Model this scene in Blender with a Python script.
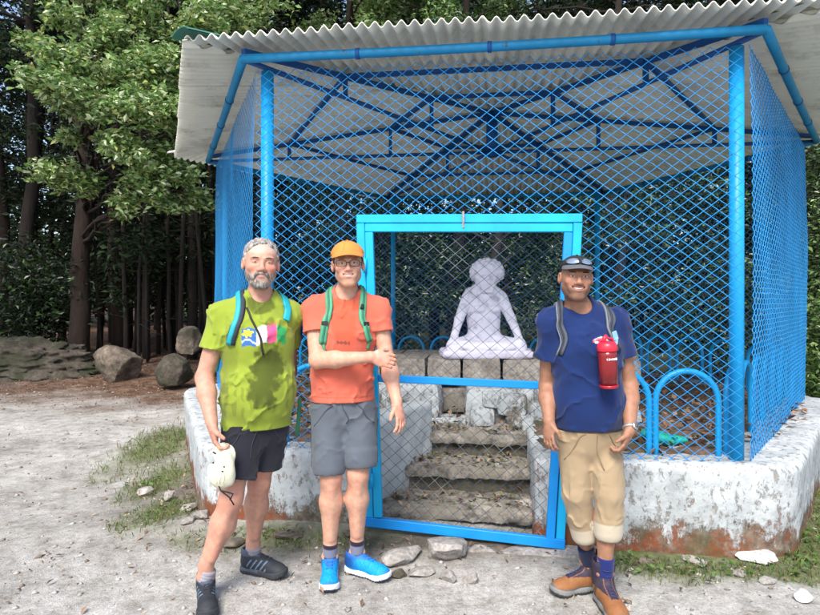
import bpy, math, random
import numpy as np
from mathutils import Vector, Matrix
from mathutils.bvhtree import BVHTree

sc = bpy.context.scene
for _o in list(bpy.data.objects):
    bpy.data.objects.remove(_o)
col = sc.collection
R = math.radians
rng = np.random.default_rng(7)
random.seed(7)

# ------------------------------------------------------------------ camera
cam_d = bpy.data.cameras.new('camera')
cam = bpy.data.objects.new('camera', cam_d)
col.objects.link(cam)
cam.location = (0, 0, 1.5)
cam.rotation_euler = (R(90), 0, 0)
cam_d.sensor_width = 36
cam_d.lens = 27
cam_d.shift_y = -7.5 / 820
cam_d.clip_start = 0.05
cam_d.clip_end = 2000
sc.camera = cam
sc.render.resolution_x = 1024
sc.render.resolution_y = 768

# ------------------------------------------------------------------ light
SUN_EL, SUN_AZ = 50.0, 196.0       # azimuth clockwise from +Y
w = bpy.data.worlds.new("World")
sc.world = w
w.use_nodes = True
nt = w.node_tree
nt.nodes.clear()
sky = nt.nodes.new('ShaderNodeTexSky')
sky.sky_type = 'NISHITA'
sky.sun_disc = False
sky.sun_elevation = R(SUN_EL)
sky.sun_rotation = R(SUN_AZ)
sky.air_density = 1.0
sky.dust_density = 2.0
sky.ozone_density = 0.6
bg = nt.nodes.new('ShaderNodeBackground')
bg.inputs['Strength'].default_value = 0.15
wo = nt.nodes.new('ShaderNodeOutputWorld')
nt.links.new(sky.outputs[0], bg.inputs[0])
nt.links.new(bg.outputs[0], wo.inputs[0])
sd = bpy.data.lights.new('sun', 'SUN')
sd.energy = 2.6
sd.angle = R(24)
sd.color = (1.0, 0.945, 0.86)
sun = bpy.data.objects.new('sun', sd)
col.objects.link(sun)
az, el = R(SUN_AZ), R(SUN_EL)
sdir = Vector((math.sin(az) * math.cos(el), math.cos(az) * math.cos(el), math.sin(el)))
sun.rotation_euler = sdir.to_track_quat('Z', 'Y').to_euler()
sc.view_settings.view_transform = 'Standard'
sc.view_settings.look = 'None'
sc.view_settings.gamma = 1
sc.view_settings.exposure = 0.97

# ------------------------------------------------------------------ helpers
def A(*v):
    return np.array(v, dtype=float)

def P(px, py, d):
    """pixel of the 820x615 photograph at distance d -> world point"""
    return A((px - 410) / 615 * d, d, 1.5 - (py - 300) / 615 * d)

def nrm(v):
    v = np.asarray(v, float)
    return v / max(1e-9, np.linalg.norm(v))

def h3(x, y, z, s=0.0):
    """cheap smooth pseudo noise in -1..1, numpy"""
    a = np.sin(x * 1.7 + 1.3 * np.sin(y * 1.9 + s) + s * 2.1)
    b = np.sin(y * 2.3 + 1.7 * np.sin(z * 1.5 + s * 1.7) + 4.2)
    c = np.sin(z * 1.9 + 1.5 * np.sin(x * 2.1 - s) + 1.1 + s)
    return (a * b + b * c + c * a) / 2.2

def fbm(x, y, z, s=0.0, o=3):
    r = 0; am = 1; f = 1; t = 0
    for i in range(o):
        r = r + am * h3(x * f + i * 7.1, y * f - i * 3.3, z * f + i * 5.7, s + i)
        t += am; am *= .5; f *= 2.07
    return r / t

WL = {}
def props(o, label=None, cat=None, group=None, kind=None):
    if label: o['label'] = label
    if cat: o['category'] = cat
    if group: o['group'] = group
    if kind: o['kind'] = kind
    return o

def empty(name, loc, label=None, cat=None, group=None, kind=None):
    o = bpy.data.objects.new(name, None)
    o.empty_display_size = .1
    col.objects.link(o)
    o.location = tuple(loc)
    WL[o.name] = np.array(loc, float)
    return props(o, label, cat, group, kind)

def make_mesh(name, V, polys):
    """polys: list of (n,k) int arrays"""
    V = np.asarray(V, np.float32)
    polys = [np.asarray(p, np.int32) for p in polys if len(p)]
    me = bpy.data.meshes.new(name)
    me.vertices.add(len(V))
    me.vertices.foreach_set('co', V.ravel())
    nl = sum(p.size for p in polys); nf = sum(len(p) for p in polys)
    me.loops.add(nl); me.polygons.add(nf)
    me.loops.foreach_set('vertex_index', np.concatenate([p.ravel() for p in polys]))
    tot = np.concatenate([np.full(len(p), p.shape[1], np.int32) for p in polys])
    st = np.concatenate([[0], np.cumsum(tot)[:-1]]).astype(np.int32)
    me.polygons.foreach_set('loop_start', st)
    me.update(calc_edges=True)
    me.validate()
    return me

def link(name, V, polys, m, parent=None, smooth=True, colr=None, loc=None, **kw):
    V = np.asarray(V, float)
    if parent is not None:
        off = WL[parent.name]
    elif loc is not None:
        off = np.array(loc, float)
    else:
        off = A((V[:, 0].min() + V[:, 0].max()) / 2, (V[:, 1].min() + V[:, 1].max()) / 2, V[:, 2].min())
    me = make_mesh(name, V - off, polys)
    me.polygons.foreach_set('use_smooth', np.full(len(me.polygons), bool(smooth)))
    if colr is not None:
        at = me.color_attributes.new('Col', 'FLOAT_COLOR', 'POINT')
        c = np.ones((len(V), 4), np.float32)
        c[:, :colr.shape[1]] = colr
        at.data.foreach_set('color', c.ravel())
    me.materials.append(m)
    o = bpy.data.objects.new(name, me)
    col.objects.link(o)
    if parent is not None:
        o.parent = parent
    else:
        o.location = tuple(off)
    WL[o.name] = off
    return props(o, **kw)

def frame(d, up=(0, 0, 1)):
    d = nrm(d); up = np.asarray(up, float)
    if abs(np.dot(d, up)) > .98: up = A(1, 0, 0)
    x = nrm(np.cross(d, up)); y = np.cross(x, d)
    return x, y

class MB:
    def __init__(s):
        s.v = []; s.f = []; s.n = 0; s.c = []
    def add(s, V, F, c=None):
        V = np.asarray(V, float)
        s.v.append(V)
        if not isinstance(F, list): F = [F]
        for f in F: s.f.append(np.asarray(f, np.int64) + s.n)
        s.n += len(V)
        if c is not None: s.c.append(np.tile(np.asarray(c, float), (len(V), 1)) if np.ndim(c) == 1 else c)
        return s
    def box(s, c, size, ax=None, bev=0, c_=None):
        """ax: 3x3 rows = local axes"""
        c = np.asarray(c, float); h = np.asarray(size, float) / 2
        ax = np.eye(3) if ax is None else np.asarray(ax, float)
        if bev <= 0:
            q = np.array([[i, j, k] for i in (-1, 1) for j in (-1, 1) for k in (-1, 1)], float) * h
            F = [[0, 1, 3, 2], [4, 6, 7, 5], [0, 4, 5, 1], [2, 3, 7, 6], [0, 2, 6, 4], [1, 5, 7, 3]]
            return s.add(q @ ax + c, [F], c_)
        # chamfered along local x profile
        b = bev
        prof = [(-h[1] + b, -h[2]), (h[1] - b, -h[2]), (h[1], -h[2] + b), (h[1], h[2] - b),
                (h[1] - b, h[2]), (-h[1] + b, h[2]), (-h[1], h[2] - b), (-h[1], -h[2] + b)]
        rings = []
        for x, k in ((-h[0], .0), (-h[0] + b, 1), (h[0] - b, 1), (h[0], 0)):
            sc_y = 1 if k else (h[1] - b) / h[1]; sc_z = 1 if k else (h[2] - b) / h[2]
            rings.append([(x, p[0] * sc_y, p[1] * sc_z) for p in prof])
        V = np.array(rings).reshape(-1, 3) @ ax + c
        F = []
        for r in range(3):
            for i in range(8):
                j = (i + 1) % 8
                F.append([r * 8 + i, r * 8 + j, r * 8 + 8 + j, r * 8 + 8 + i])
        return s.add(V, [F, [list(range(7, -1, -1)), [24 + i for i in range(8)]]], c_)
    def tube(s, pts, r, n=8, cap=True, closed=False, c_=None, up=(0, 0, 1), sq=1.0):
        pts = np.asarray(pts, float); m = len(pts)
        rr = np.full(m, r, float) if np.ndim(r) == 0 else np.asarray(r, float)
        V = []
        px = None
        for i in range(m):
            if closed: d = pts[(i + 1) % m] - pts[i - 1]
            else: d = pts[min(i + 1, m - 1)] - pts[max(i - 1, 0)]
            d = nrm(d)
            if px is None: x, y = frame(d, up)
            else:
                x = nrm(px - d * np.dot(px, d)); y = np.cross(x, d)
            px = x
            a = np.arange(n) * 2 * np.pi / n
            V.append(pts[i] + rr[i] * (np.cos(a)[:, None] * x + sq * np.sin(a)[:, None] * y))
        V = np.concatenate(V)
        F = []
        for i in range(m if closed else m - 1):
            k = (i + 1) % m
            for j in range(n):
                l = (j + 1) % n
                F.append([i * n + j, i * n + l, k * n + l, k * n + j])
        Fs = [F]
        if cap and not closed:
            Fs.append([list(range(n - 1, -1, -1)), [(m - 1) * n + j for j in range(n)]])
        return s.add(V, Fs, c_)
    def prism(s, poly, z0, z1, c_=None):
        n = len(poly); poly = np.asarray(poly, float)
        V = np.concatenate([np.c_[poly, np.full(n, z0)], np.c_[poly, np.full(n, z1)]])
        F = [[i, (i + 1) % n, n + (i + 1) % n, n + i] for i in range(n)]
        return s.add(V, [F, [list(range(n - 1, -1, -1)), list(range(n, 2 * n))]], c_)
    def build(s, name, m, parent=None, smooth=False, **kw):
        V = np.concatenate(s.v)
        by = {}
        for f in s.f: by.setdefault(f.shape[1], []).append(f)
        polys = [np.concatenate(v) for v in by.values()]
        c = np.concatenate(s.c) if s.c else None
        return link(name, V, polys, m, parent, smooth, c, **kw)

# ------------------------------------------------------------------ materials
MATS = {}
def mat(name, base=(.5, .5, .5), rough=.7, var=.18, vs=6., bump=.2, bs=80., bd=.003, vc=False, metal=0., spec=.4,
        dirt=None, dirt_s=3., dirt_t=(.5, .7), transl=0., stretch=(1, 1, 1), coat=0., sheen=0., wave=None):
    m = bpy.data.materials.new(name); m.use_nodes = True
    t = m.node_tree; N = t.nodes; L = t.links
    b = N['Principled BSDF']
    b.inputs['Roughness'].default_value = rough
    b.inputs['Metallic'].default_value = metal
    b.inputs['Specular IOR Level'].default_value = spec
    b.inputs['Coat Weight'].default_value = coat
    b.inputs['Sheen Weight'].default_value = sheen
    tc = N.new('ShaderNodeTexCoord')
    mp = N.new('ShaderNodeMapping'); mp.inputs['Scale'].default_value = stretch
    L.new(tc.outputs['Object'], mp.inputs[0])
    n1 = N.new('ShaderNodeTexNoise'); n1.inputs['Scale'].default_value = vs; n1.inputs['Detail'].default_value = 5
    L.new(mp.outputs[0], n1.inputs[0])
    if vc:
        at = N.new('ShaderNodeAttribute'); at.attribute_name = 'Col'; src = at.outputs['Color']
    else:
        rgb = N.new('ShaderNodeRGB'); rgb.outputs[0].default_value = (*base, 1); src = rgb.outputs[0]
    mr = N.new('ShaderNodeMapRange'); mr.inputs[1].default_value = .25; mr.inputs[2].default_value = .75
    mr.inputs[3].default_value = 1 - var; mr.inputs[4].default_value = 1 + var
    L.new(n1.outputs['Fac'], mr.inputs[0])
    mu = N.new('ShaderNodeVectorMath'); mu.operation = 'MULTIPLY'
    L.new(src, mu.inputs[0]); L.new(mr.outputs[0], mu.inputs[1])
    out = mu.outputs[0]
    if dirt is not None:
        n3 = N.new('ShaderNodeTexNoise'); n3.inputs['Scale'].default_value = dirt_s; n3.inputs['Detail'].default_value = 8
        n3.inputs['Roughness'].default_value = .7
        L.new(mp.outputs[0], n3.inputs[0])
        r3 = N.new('ShaderNodeMapRange'); r3.inputs[1].default_value = dirt_t[0]; r3.inputs[2].default_value = dirt_t[1]
        L.new(n3.outputs['Fac'], r3.inputs[0])
        mx = N.new('ShaderNodeMixRGB'); L.new(r3.outputs[0], mx.inputs[0]); L.new(out, mx.inputs[1])
        mx.inputs[2].default_value = (*dirt, 1); out = mx.outputs[0]
    L.new(out, b.inputs['Base Color'])
    if bump:
        n2 = N.new('ShaderNodeTexNoise'); n2.inputs['Scale'].default_value = bs; n2.inputs['Detail'].default_value = 4
        L.new(mp.outputs[0], n2.inputs[0])
        bp = N.new('ShaderNodeBump'); bp.inputs['Strength'].default_value = bump; bp.inputs['Distance'].default_value = bd
        L.new(n2.outputs['Fac'], bp.inputs['Height']); L.new(bp.outputs[0], b.inputs['Normal'])
    if transl > 0:
        tr = N.new('ShaderNodeBsdfTranslucent'); L.new(out, tr.inputs[0])
        ms = N.new('ShaderNodeMixShader'); ms.inputs[0].default_value = transl
        L.new(b.outputs[0], ms.inputs[1]); L.new(tr.outputs[0], ms.inputs[2])
        L.new(ms.outputs[0], N['Material Output'].inputs[0])
    MATS[name] = m
    return m

# ------------------------------------------------------------------ distance fields -> mesh
class Field:
    def __init__(s, lo, hi, h):
        s.lo = np.array(lo, float); s.h = h
        s.n = np.ceil((np.array(hi) - s.lo) / h).astype(int) + 1
        s.f = np.full(s.n, 1.0, np.float32)
        s.ax = [(s.lo[i] + np.arange(s.n[i]) * h).astype(np.float32) for i in range(3)]
    def sub(s, lo, hi):
        a = np.clip(np.floor((np.array(lo) - s.lo) / s.h).astype(int), 0, s.n)
        b = np.clip(np.ceil((np.array(hi) - s.lo) / s.h).astype(int) + 1, 0, s.n)
        sl = tuple(slice(a[i], b[i]) for i in range(3))
        X = s.ax[0][sl[0]][:, None, None]; Y = s.ax[1][sl[1]][None, :, None]; Z = s.ax[2][sl[2]][None, None, :]
        return sl, X, Y, Z
    def comb(s, sl, d, k, mode):
        g = s.f[sl]
        if g.size == 0: return
        if mode == '+':
            if k > 0:
                h = np.maximum(k - np.abs(g - d), 0) / k
                s.f[sl] = np.minimum(g, d) - h * h * k * .25
            else: s.f[sl] = np.minimum(g, d)
        else:
            d = -d
            if k > 0:
                h = np.maximum(k - np.abs(g - d), 0) / k
                s.f[sl] = np.maximum(g, d) + h * h * k * .25
            else: s.f[sl] = np.maximum(g, d)
    def cone(s, a, b, ra, rb, k=.01, n=None, sq=1., mode='+'):
        a = np.array(a, float); b = np.array(b, float)
        m = max(ra, rb) * max(1, sq) + k + 3 * s.h
        sl, X, Y, Z = s.sub(np.minimum(a, b) - m, np.maximum(a, b) + m)
        ba = b - a; L2 = max(1e-9, ba @ ba)
        px, py, pz = X - a[0], Y - a[1], Z - a[2]
        t = np.clip((px * ba[0] + py * ba[1] + pz * ba[2]) / L2, 0, 1)
        vx, vy, vz = px - t * ba[0], py - t * ba[1], pz - t * ba[2]
        r = ra + (rb - ra) * t
        if n is not None and sq != 1:
            n = nrm(n); c = vx * n[0] + vy * n[1] + vz * n[2]
            l2 = vx * vx + vy * vy + vz * vz + c * c * (1 / sq ** 2 - 1)
            q = np.sqrt(np.maximum(l2, 1e-12))
            l1 = np.sqrt(np.maximum(vx * vx + vy * vy + vz * vz, 1e-12))
            d = (q - r) * (l1 / q)
        else:
            d = np.sqrt(vx * vx + vy * vy + vz * vz) - r
        s.comb(sl, d.astype(np.float32), k, mode)
    def ell(s, c, r, k=.01, rot=None, mode='+'):
        c = np.array(c, float); r = np.array(r, float)
        m = r.max() + k + 3 * s.h
        sl, X, Y, Z = s.sub(c - m, c + m)
        px, py, pz = X - c[0], Y - c[1], Z - c[2]
        if rot is not None:   # rows = local axes
            q = [px * rot[i][0] + py * rot[i][1] + pz * rot[i][2] for i in range(3)]
        else: q = [px, py, pz]
        k0 = np.sqrt((q[0] / r[0]) ** 2 + (q[1] / r[1]) ** 2 + (q[2] / r[2]) ** 2)
        k1 = np.sqrt((q[0] / r[0] ** 2) ** 2 + (q[1] / r[1] ** 2) ** 2 + (q[2] / r[2] ** 2) ** 2)
        d = np.where(k1 > 1e-6, k0 * (k0 - 1) / np.maximum(k1, 1e-6), -r.min())
        s.comb(sl, d.astype(np.float32), k, mode)
    def box(s, c, half, rot=None, rd=.0, k=.0, mode='+'):
        c = np.array(c, float); half = np.array(half, float)
        m = np.linalg.norm(half) + k + 3 * s.h
        sl, X, Y, Z = s.sub(c - m, c + m)
        px, py, pz = X - c[0], Y - c[1], Z - c[2]
        if rot is not None: q = [px * rot[i][0] + py * rot[i][1] + pz * rot[i][2] for i in range(3)]
        else: q = [px, py, pz]
        q = [np.abs(q[i]) - (half[i] - rd) for i in range(3)]
        d = np.sqrt(sum(np.maximum(e, 0) ** 2 for e in q)) + np.minimum(np.maximum(q[0], np.maximum(q[1], q[2])), 0) - rd
        s.comb(sl, d.astype(np.float32), k, mode)
    def cut(s, p, n, k=0.):
        """keep the side opposite to n"""
        n = nrm(n)
        d = ((s.ax[0] - p[0]) * n[0])[:, None, None] + ((s.ax[1] - p[1]) * n[1])[None, :, None] + ((s.ax[2] - p[2]) * n[2])[None, None, :]
        s.comb((slice(None),) * 3, -d.astype(np.float32), k, '-')
    def noise(s, fn, band=.03):
        I = np.nonzero(np.abs(s.f) < band)
        x, y, z = s.ax[0][I[0]], s.ax[1][I[1]], s.ax[2][I[2]]
        s.f[I] += fn(x, y, z).astype(np.float32)
    def mesh(s):
        f = s.f
        # pad is assumed: the boundary is outside
        neg = f < 0
        nx, ny, nz = f.shape
        c = np.zeros((nx - 1, ny - 1, nz - 1), np.uint8)
        for i in (0, 1):
            for j in (0, 1):
                for k in (0, 1):
                    c += neg[i:nx - 1 + i, j:ny - 1 + j, k:nz - 1 + k]
        I = np.nonzero((c > 0) & (c < 8))
        idx = np.full(c.shape, -1, np.int32)
        idx[I] = np.arange(len(I[0]))
        co = {}
        for i in (0, 1):
            for j in (0, 1):
                for k in (0, 1):
                    co[(i, j, k)] = f[I[0] + i, I[1] + j, I[2] + k].astype(float)
        S = np.zeros((len(I[0]), 3)); W = np.zeros(len(I[0]))
        ks = list(co)
        for a in ks:
            for ax in range(3):
                if a[ax] == 0:
                    b = list(a); b[ax] = 1; b = tuple(b)
                    fa, fb = co[a], co[b]
                    m = (fa < 0) != (fb < 0)
                    t = np.where(m, fa / np.where(m, fa - fb, 1), 0)
                    p = np.array(a, float)[None, :].repeat(len(t), 0); p[:, ax] = t
                    S += p * m[:, None]; W += m
        V = S / W[:, None] + np.stack(I, 1)
        V = s.lo + V * s.h
        Q = []
        for ax in range(3):
            a = [slice(0, -1)] * 3; b = [slice(0, -1)] * 3
            o1, o2 = [(1, 2), (2, 0), (0, 1)][ax]
            a = [slice(0, None)] * 3; b = [slice(0, None)] * 3
            a[ax] = slice(0, -1); b[ax] = slice(1, None)
            na = neg[tuple(a)]; nb = neg[tuple(b)]
            E = np.nonzero(na != nb)
            E = np.stack(E, 1)
            ok = (E[:, o1] > 0) & (E[:, o2] > 0) & (E[:, o1] < f.shape[o1] - 1) & (E[:, o2] < f.shape[o2] - 1)
            E = E[ok]
            flip = na[E[:, 0], E[:, 1], E[:, 2]]
            def g(d1, d2):
                F_ = E.copy(); F_[:, o1] -= d1; F_[:, o2] -= d2
                return idx[F_[:, 0], F_[:, 1], F_[:, 2]]
            q = np.stack([g(1, 1), g(0, 1), g(0, 0), g(1, 0)], 1)
            q = np.where(flip[:, None], q, q[:, ::-1])
            Q.append(q)
        Q = np.concatenate(Q)
        Q = Q[(Q >= 0).all(1)]
        return V, Q

def relax(V, Q, it=2, lam=.5):
    V = V.copy()
    for _ in range(it):
        S = np.zeros_like(V); W = np.zeros(len(V))
        for i in range(4):
            a = Q[:, i]; b = Q[:, (i + 1) % 4]
            for k in range(3):
                S[:, k] += np.bincount(a, V[b, k], len(V)) + np.bincount(b, V[a, k], len(V))
            W += np.bincount(a, minlength=len(V)) + np.bincount(b, minlength=len(V))
        V += lam * (S / np.maximum(W, 1)[:, None] - V)
    return V
# ------------------------------------------------------------------ ground
CEN = A(.857, 6.43)
A0 = 232.1
def hexc(i, rad):
    a = R(A0 + 60 * i)
    return A(CEN[0] + rad * math.cos(a), CEN[1] + rad * math.sin(a))
# 0 = front left, 1 = front right, 2 = right, 3 = back right, 4 = back left, 5 = left

def ss(e0, e1, x):
    t = np.clip((x - e0) / (e1 - e0), 0, 1)
    return t * t * (3 - 2 * t)

def gz(x, y):
    x = np.asarray(x, float); y = np.asarray(y, float)
    z = .018 * fbm(x * .8, y * .8, 0 * x, 1.0) + .012 * fbm(x * 3, y * 3, 0 * x, 2.) * ss(2, 9, y)
    z = z - .05 * np.exp(-((x + 2.6) ** 2 + (y - 5.2) ** 2) / 1.4)
    z = z + .09 * np.exp(-((x + .4) / 1.5) ** 2 - ((y - 4.05) / .35) ** 2)
    z = z + .28 * ss(9.5, 14, y) * ss(0, -6, x) + .12 * ss(8, 20, y) * fbm(x * .5, y * .5, 0 * x, 4.)
    z = z + .25 * ss(30, 60, y) * 8 * (1 + .4 * fbm(x * .03, y * .03, 0 * x, 3.)) * ss(25, 80, np.abs(y) + .2 * np.abs(x))
    z = z - .1 * ss(2.6, 5, x) * ss(12, 6, y)
    return z

def zones(x, y):
    n = fbm(x * 1.6, y * 1.6, 0 * x, 5.)
    n2 = fbm(x * 5, y * 5, 0 * x, 8.)
    litter = ss(7.6, 10.2, y + .9 * n + .5 * n2 - .25 * np.maximum(-x - 4, 0))
    g = np.exp(-(((x + 2.62) / .30) ** 2 + ((y - 6.5) / .95) ** 2)) * 1.5
    g = np.maximum(g, 1.2 * np.exp(-(((x + 2.12) / .2) ** 2 + ((y - 5.3) / .6) ** 2)))
    g = np.maximum(g, 1.2 * np.exp(-(((x + 1.7) / .25) ** 2 + ((y - 4.3) / .4) ** 2)))
    g = np.maximum(g, .95 * np.exp(-(((x + .75) / .6) ** 2 + ((y - 3.78) / .2) ** 2)))
    yb = 3.12 - .05 * (x - 1.5)
    g = np.maximum(g, 1.15 * ss(yb, yb + .3, y) * ss(.95, 1.3, x) * ss(10, 8, y))
    g = np.maximum(g, 1.0 * ss(2.2, 2.9, x + .5 * (y - 3)) * ss(2.2, 3.3, y))
    g = np.clip(g + (.45 * n + .35 * n2) * np.minimum(1, g * 3), 0, 1) * (g > .2)
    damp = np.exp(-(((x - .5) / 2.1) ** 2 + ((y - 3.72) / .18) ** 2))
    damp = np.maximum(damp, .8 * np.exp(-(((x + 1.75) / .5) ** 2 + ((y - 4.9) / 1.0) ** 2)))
    return litter, g, damp

def axis_pts(segs):
    out = []
    for a, b, n in segs: out.append(np.linspace(a, b, n, endpoint=False))
    return np.concatenate(out + [[segs[-1][1]]])
xs = axis_pts([(-300, -40, 14), (-40, -12, 40), (-12, -4.5, 110), (-4.5, 5, 420), (5, 12, 90), (12, 40, 40), (40, 300, 14)])
ys = axis_pts([(-60, -4, 12), (-4, 1.8, 40), (1.8, 6.5, 280), (6.5, 13, 200), (13, 30, 80), (30, 90, 40), (90, 400, 14)])
GX, GY = np.meshgrid(xs, ys, indexing='ij')
lit, gr, dmp = zones(GX, GY)
fine = .006 * fbm(GX * 9, GY * 9, 0 * GX, 11.) * (1 - .3 * lit)
fine = fine + .004 * np.maximum(0, fbm(GX * 26, GY * 26, 0 * GX, 13., 2)) 
GZ = gz(GX, GY) + fine + .02 * lit * fbm(GX * 4, GY * 4, 0 * GX, 9.)
V = np.stack([GX, GY, GZ], -1).reshape(-1, 3)
ni, nj = GX.shape
ii, jj = np.meshgrid(np.arange(ni - 1), np.arange(nj - 1), indexing='ij')
b0 = (ii * nj + jj).ravel()
Fq = np.stack([b0, b0 + nj, b0 + nj + 1, b0 + 1], 1)
mg = bpy.data.materials.new('ground'); mg.use_nodes = True
t = mg.node_tree; N = t.nodes; L = t.links; b = N['Principled BSDF']; b.inputs['Roughness'].default_value = .95
b.inputs['Specular IOR Level'].default_value = .15
tc = N.new('ShaderNodeTexCoord'); at = N.new('ShaderNodeAttribute'); at.attribute_name = 'Col'
sep = N.new('ShaderNodeSeparateColor'); L.new(at.outputs['Color'], sep.inputs[0])
def noise(s, d=6, r=.6, dist=0.):
    n = N.new('ShaderNodeTexNoise'); n.inputs['Scale'].default_value = s; n.inputs['Detail'].default_value = d
    n.inputs['Roughness'].default_value = r; n.inputs['Distortion'].default_value = dist
    L.new(tc.outputs['Object'], n.inputs[0]); return n.outputs['Fac']
def ramp(src, stops):
    r = N.new('ShaderNodeValToRGB'); L.new(src, r.inputs[0]); e = r.color_ramp.elements
    while len(e) < len(stops): e.new(.5)
    for i, (p, c) in enumerate(stops): e[i].position = p; e[i].color = (*c, 1)
    return r.outputs[0]
def mixc(f, a, c, mode='MIX'):
    m = N.new('ShaderNodeMixRGB'); m.blend_type = mode
    for i, s in enumerate((f, a, c)):
        if hasattr(s, 'links'): L.new(s, m.inputs[i])
        elif isinstance(s, tuple): m.inputs[i].default_value = (*s, 1)
        else: m.inputs[i].default_value = s
    return m.outputs[0]
path = ramp(noise(.9, 8, .65), [(.3, (.26, .24, .22)), (.45, (.43, .425, .405)), (.6, (.535, .53, .515)), (.75, (.60, .595, .58))])
path = mixc(.75, path, ramp(noise(7, 6, .75), [(.33, (.46, .42, .36)), (.5, (.9, .89, .87)), (.62, (1.13, 1.13, 1.12))]), 'MULTIPLY')
path = mixc(.5, path, ramp(noise(45, 4, .8), [(.35, (.5, .46, .42)), (.5, (.95, .93, .92)), (.66, (1.25, 1.24, 1.22))]), 'MULTIPLY')
path = mixc(.32, path, ramp(noise(150, 2, .8), [(.38, (.4, .37, .35)), (.5, (1, 1, 1)), (.62, (1.4, 1.4, 1.4))]), 'MULTIPLY')
litc = ramp(noise(5, 8, .75), [(.3, (.045, .026, .016)), (.5, (.13, .08, .055)), (.7, (.26, .18, .135))])
litc = mixc(.7, litc, ramp(noise(60, 4, .8, 1.), [(.35, (.35, .3, .3)), (.5, (1, 1, 1)), (.65, (1.7, 1.5, 1.4))]), 'MULTIPLY')
grc = ramp(noise(14, 5, .7), [(.35, (.07, .06, .025)), (.5, (.1, .13, .03)), (.7, (.17, .2, .06))])
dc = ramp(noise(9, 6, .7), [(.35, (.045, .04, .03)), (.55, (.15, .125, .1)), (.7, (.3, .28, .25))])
c = mixc(sep.outputs[0], path, litc)
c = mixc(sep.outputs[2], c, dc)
gm = N.new('ShaderNodeMath'); gm.operation = 'MULTIPLY'; L.new(sep.outputs[1], gm.inputs[0]); gm.inputs[1].default_value = .8
c = mixc(gm.outputs[0], c, grc)
L.new(c, b.inputs['Base Color'])
bp = N.new('ShaderNodeBump'); bp.inputs['Strength'].default_value = .8; bp.inputs['Distance'].default_value = .012
hs = N.new('ShaderNodeMath'); hs.operation = 'ADD'; L.new(noise(35, 6, .8), hs.inputs[0]); L.new(noise(120, 3, .8), hs.inputs[1])
L.new(hs.outputs[0], bp.inputs['Height']); L.new(bp.outputs[0], b.inputs['Normal'])
link('ground', V, [Fq], mg, None, True, np.stack([lit, gr, dmp], -1).reshape(-1, 3), loc=(0, 0, 0), kind='structure')

# ------------------------------------------------------------------ paint, masonry
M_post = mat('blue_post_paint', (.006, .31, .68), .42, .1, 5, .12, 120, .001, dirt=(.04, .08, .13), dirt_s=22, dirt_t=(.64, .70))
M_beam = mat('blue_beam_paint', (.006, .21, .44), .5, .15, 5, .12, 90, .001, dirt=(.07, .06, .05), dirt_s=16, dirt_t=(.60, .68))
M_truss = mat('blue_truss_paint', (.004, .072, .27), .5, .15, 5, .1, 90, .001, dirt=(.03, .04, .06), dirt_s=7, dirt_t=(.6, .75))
M_gate = mat('cyan_gate_paint', (.004, .38, .70), .42, .14, 6, .2, 60, .001, dirt=(.11, .09, .07), dirt_s=26, dirt_t=(.66, .70))
M_gatelow = mat('blue_gate_paint', (.004, .23, .64), .42, .14, 6, .2, 60, .001, dirt=(.10, .08, .07), dirt_s=26, dirt_t=(.64, .69))
M_wire = mat('blue_wire_paint', (.025, .30, .70), .4, .15, 3, 0, dirt=(.06, .12, .2), dirt_s=9, dirt_t=(.58, .75))
M_wireg = mat('gate_wire_backlit', (.03, .06, .10), .45, .15, 3, 0, dirt=(.35, .4, .42), dirt_s=4, dirt_t=(.5, .7))  # dark base colour paints in the backlit look of the gate wires
M_hoop = mat('blue_hoop_paint', (.006, .30, .66), .4, .08, 6, .06, 90, .001)
M_roof = mat('fibre_cement', (.74, .735, .65), .85, .12, 2, .3, 60, .003, dirt=(.30, .27, .22), dirt_s=3, dirt_t=(.5, .8))
M_green = mat('green_sheet', (.02, .12, .09), .5, .2, 5, .1)

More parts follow.
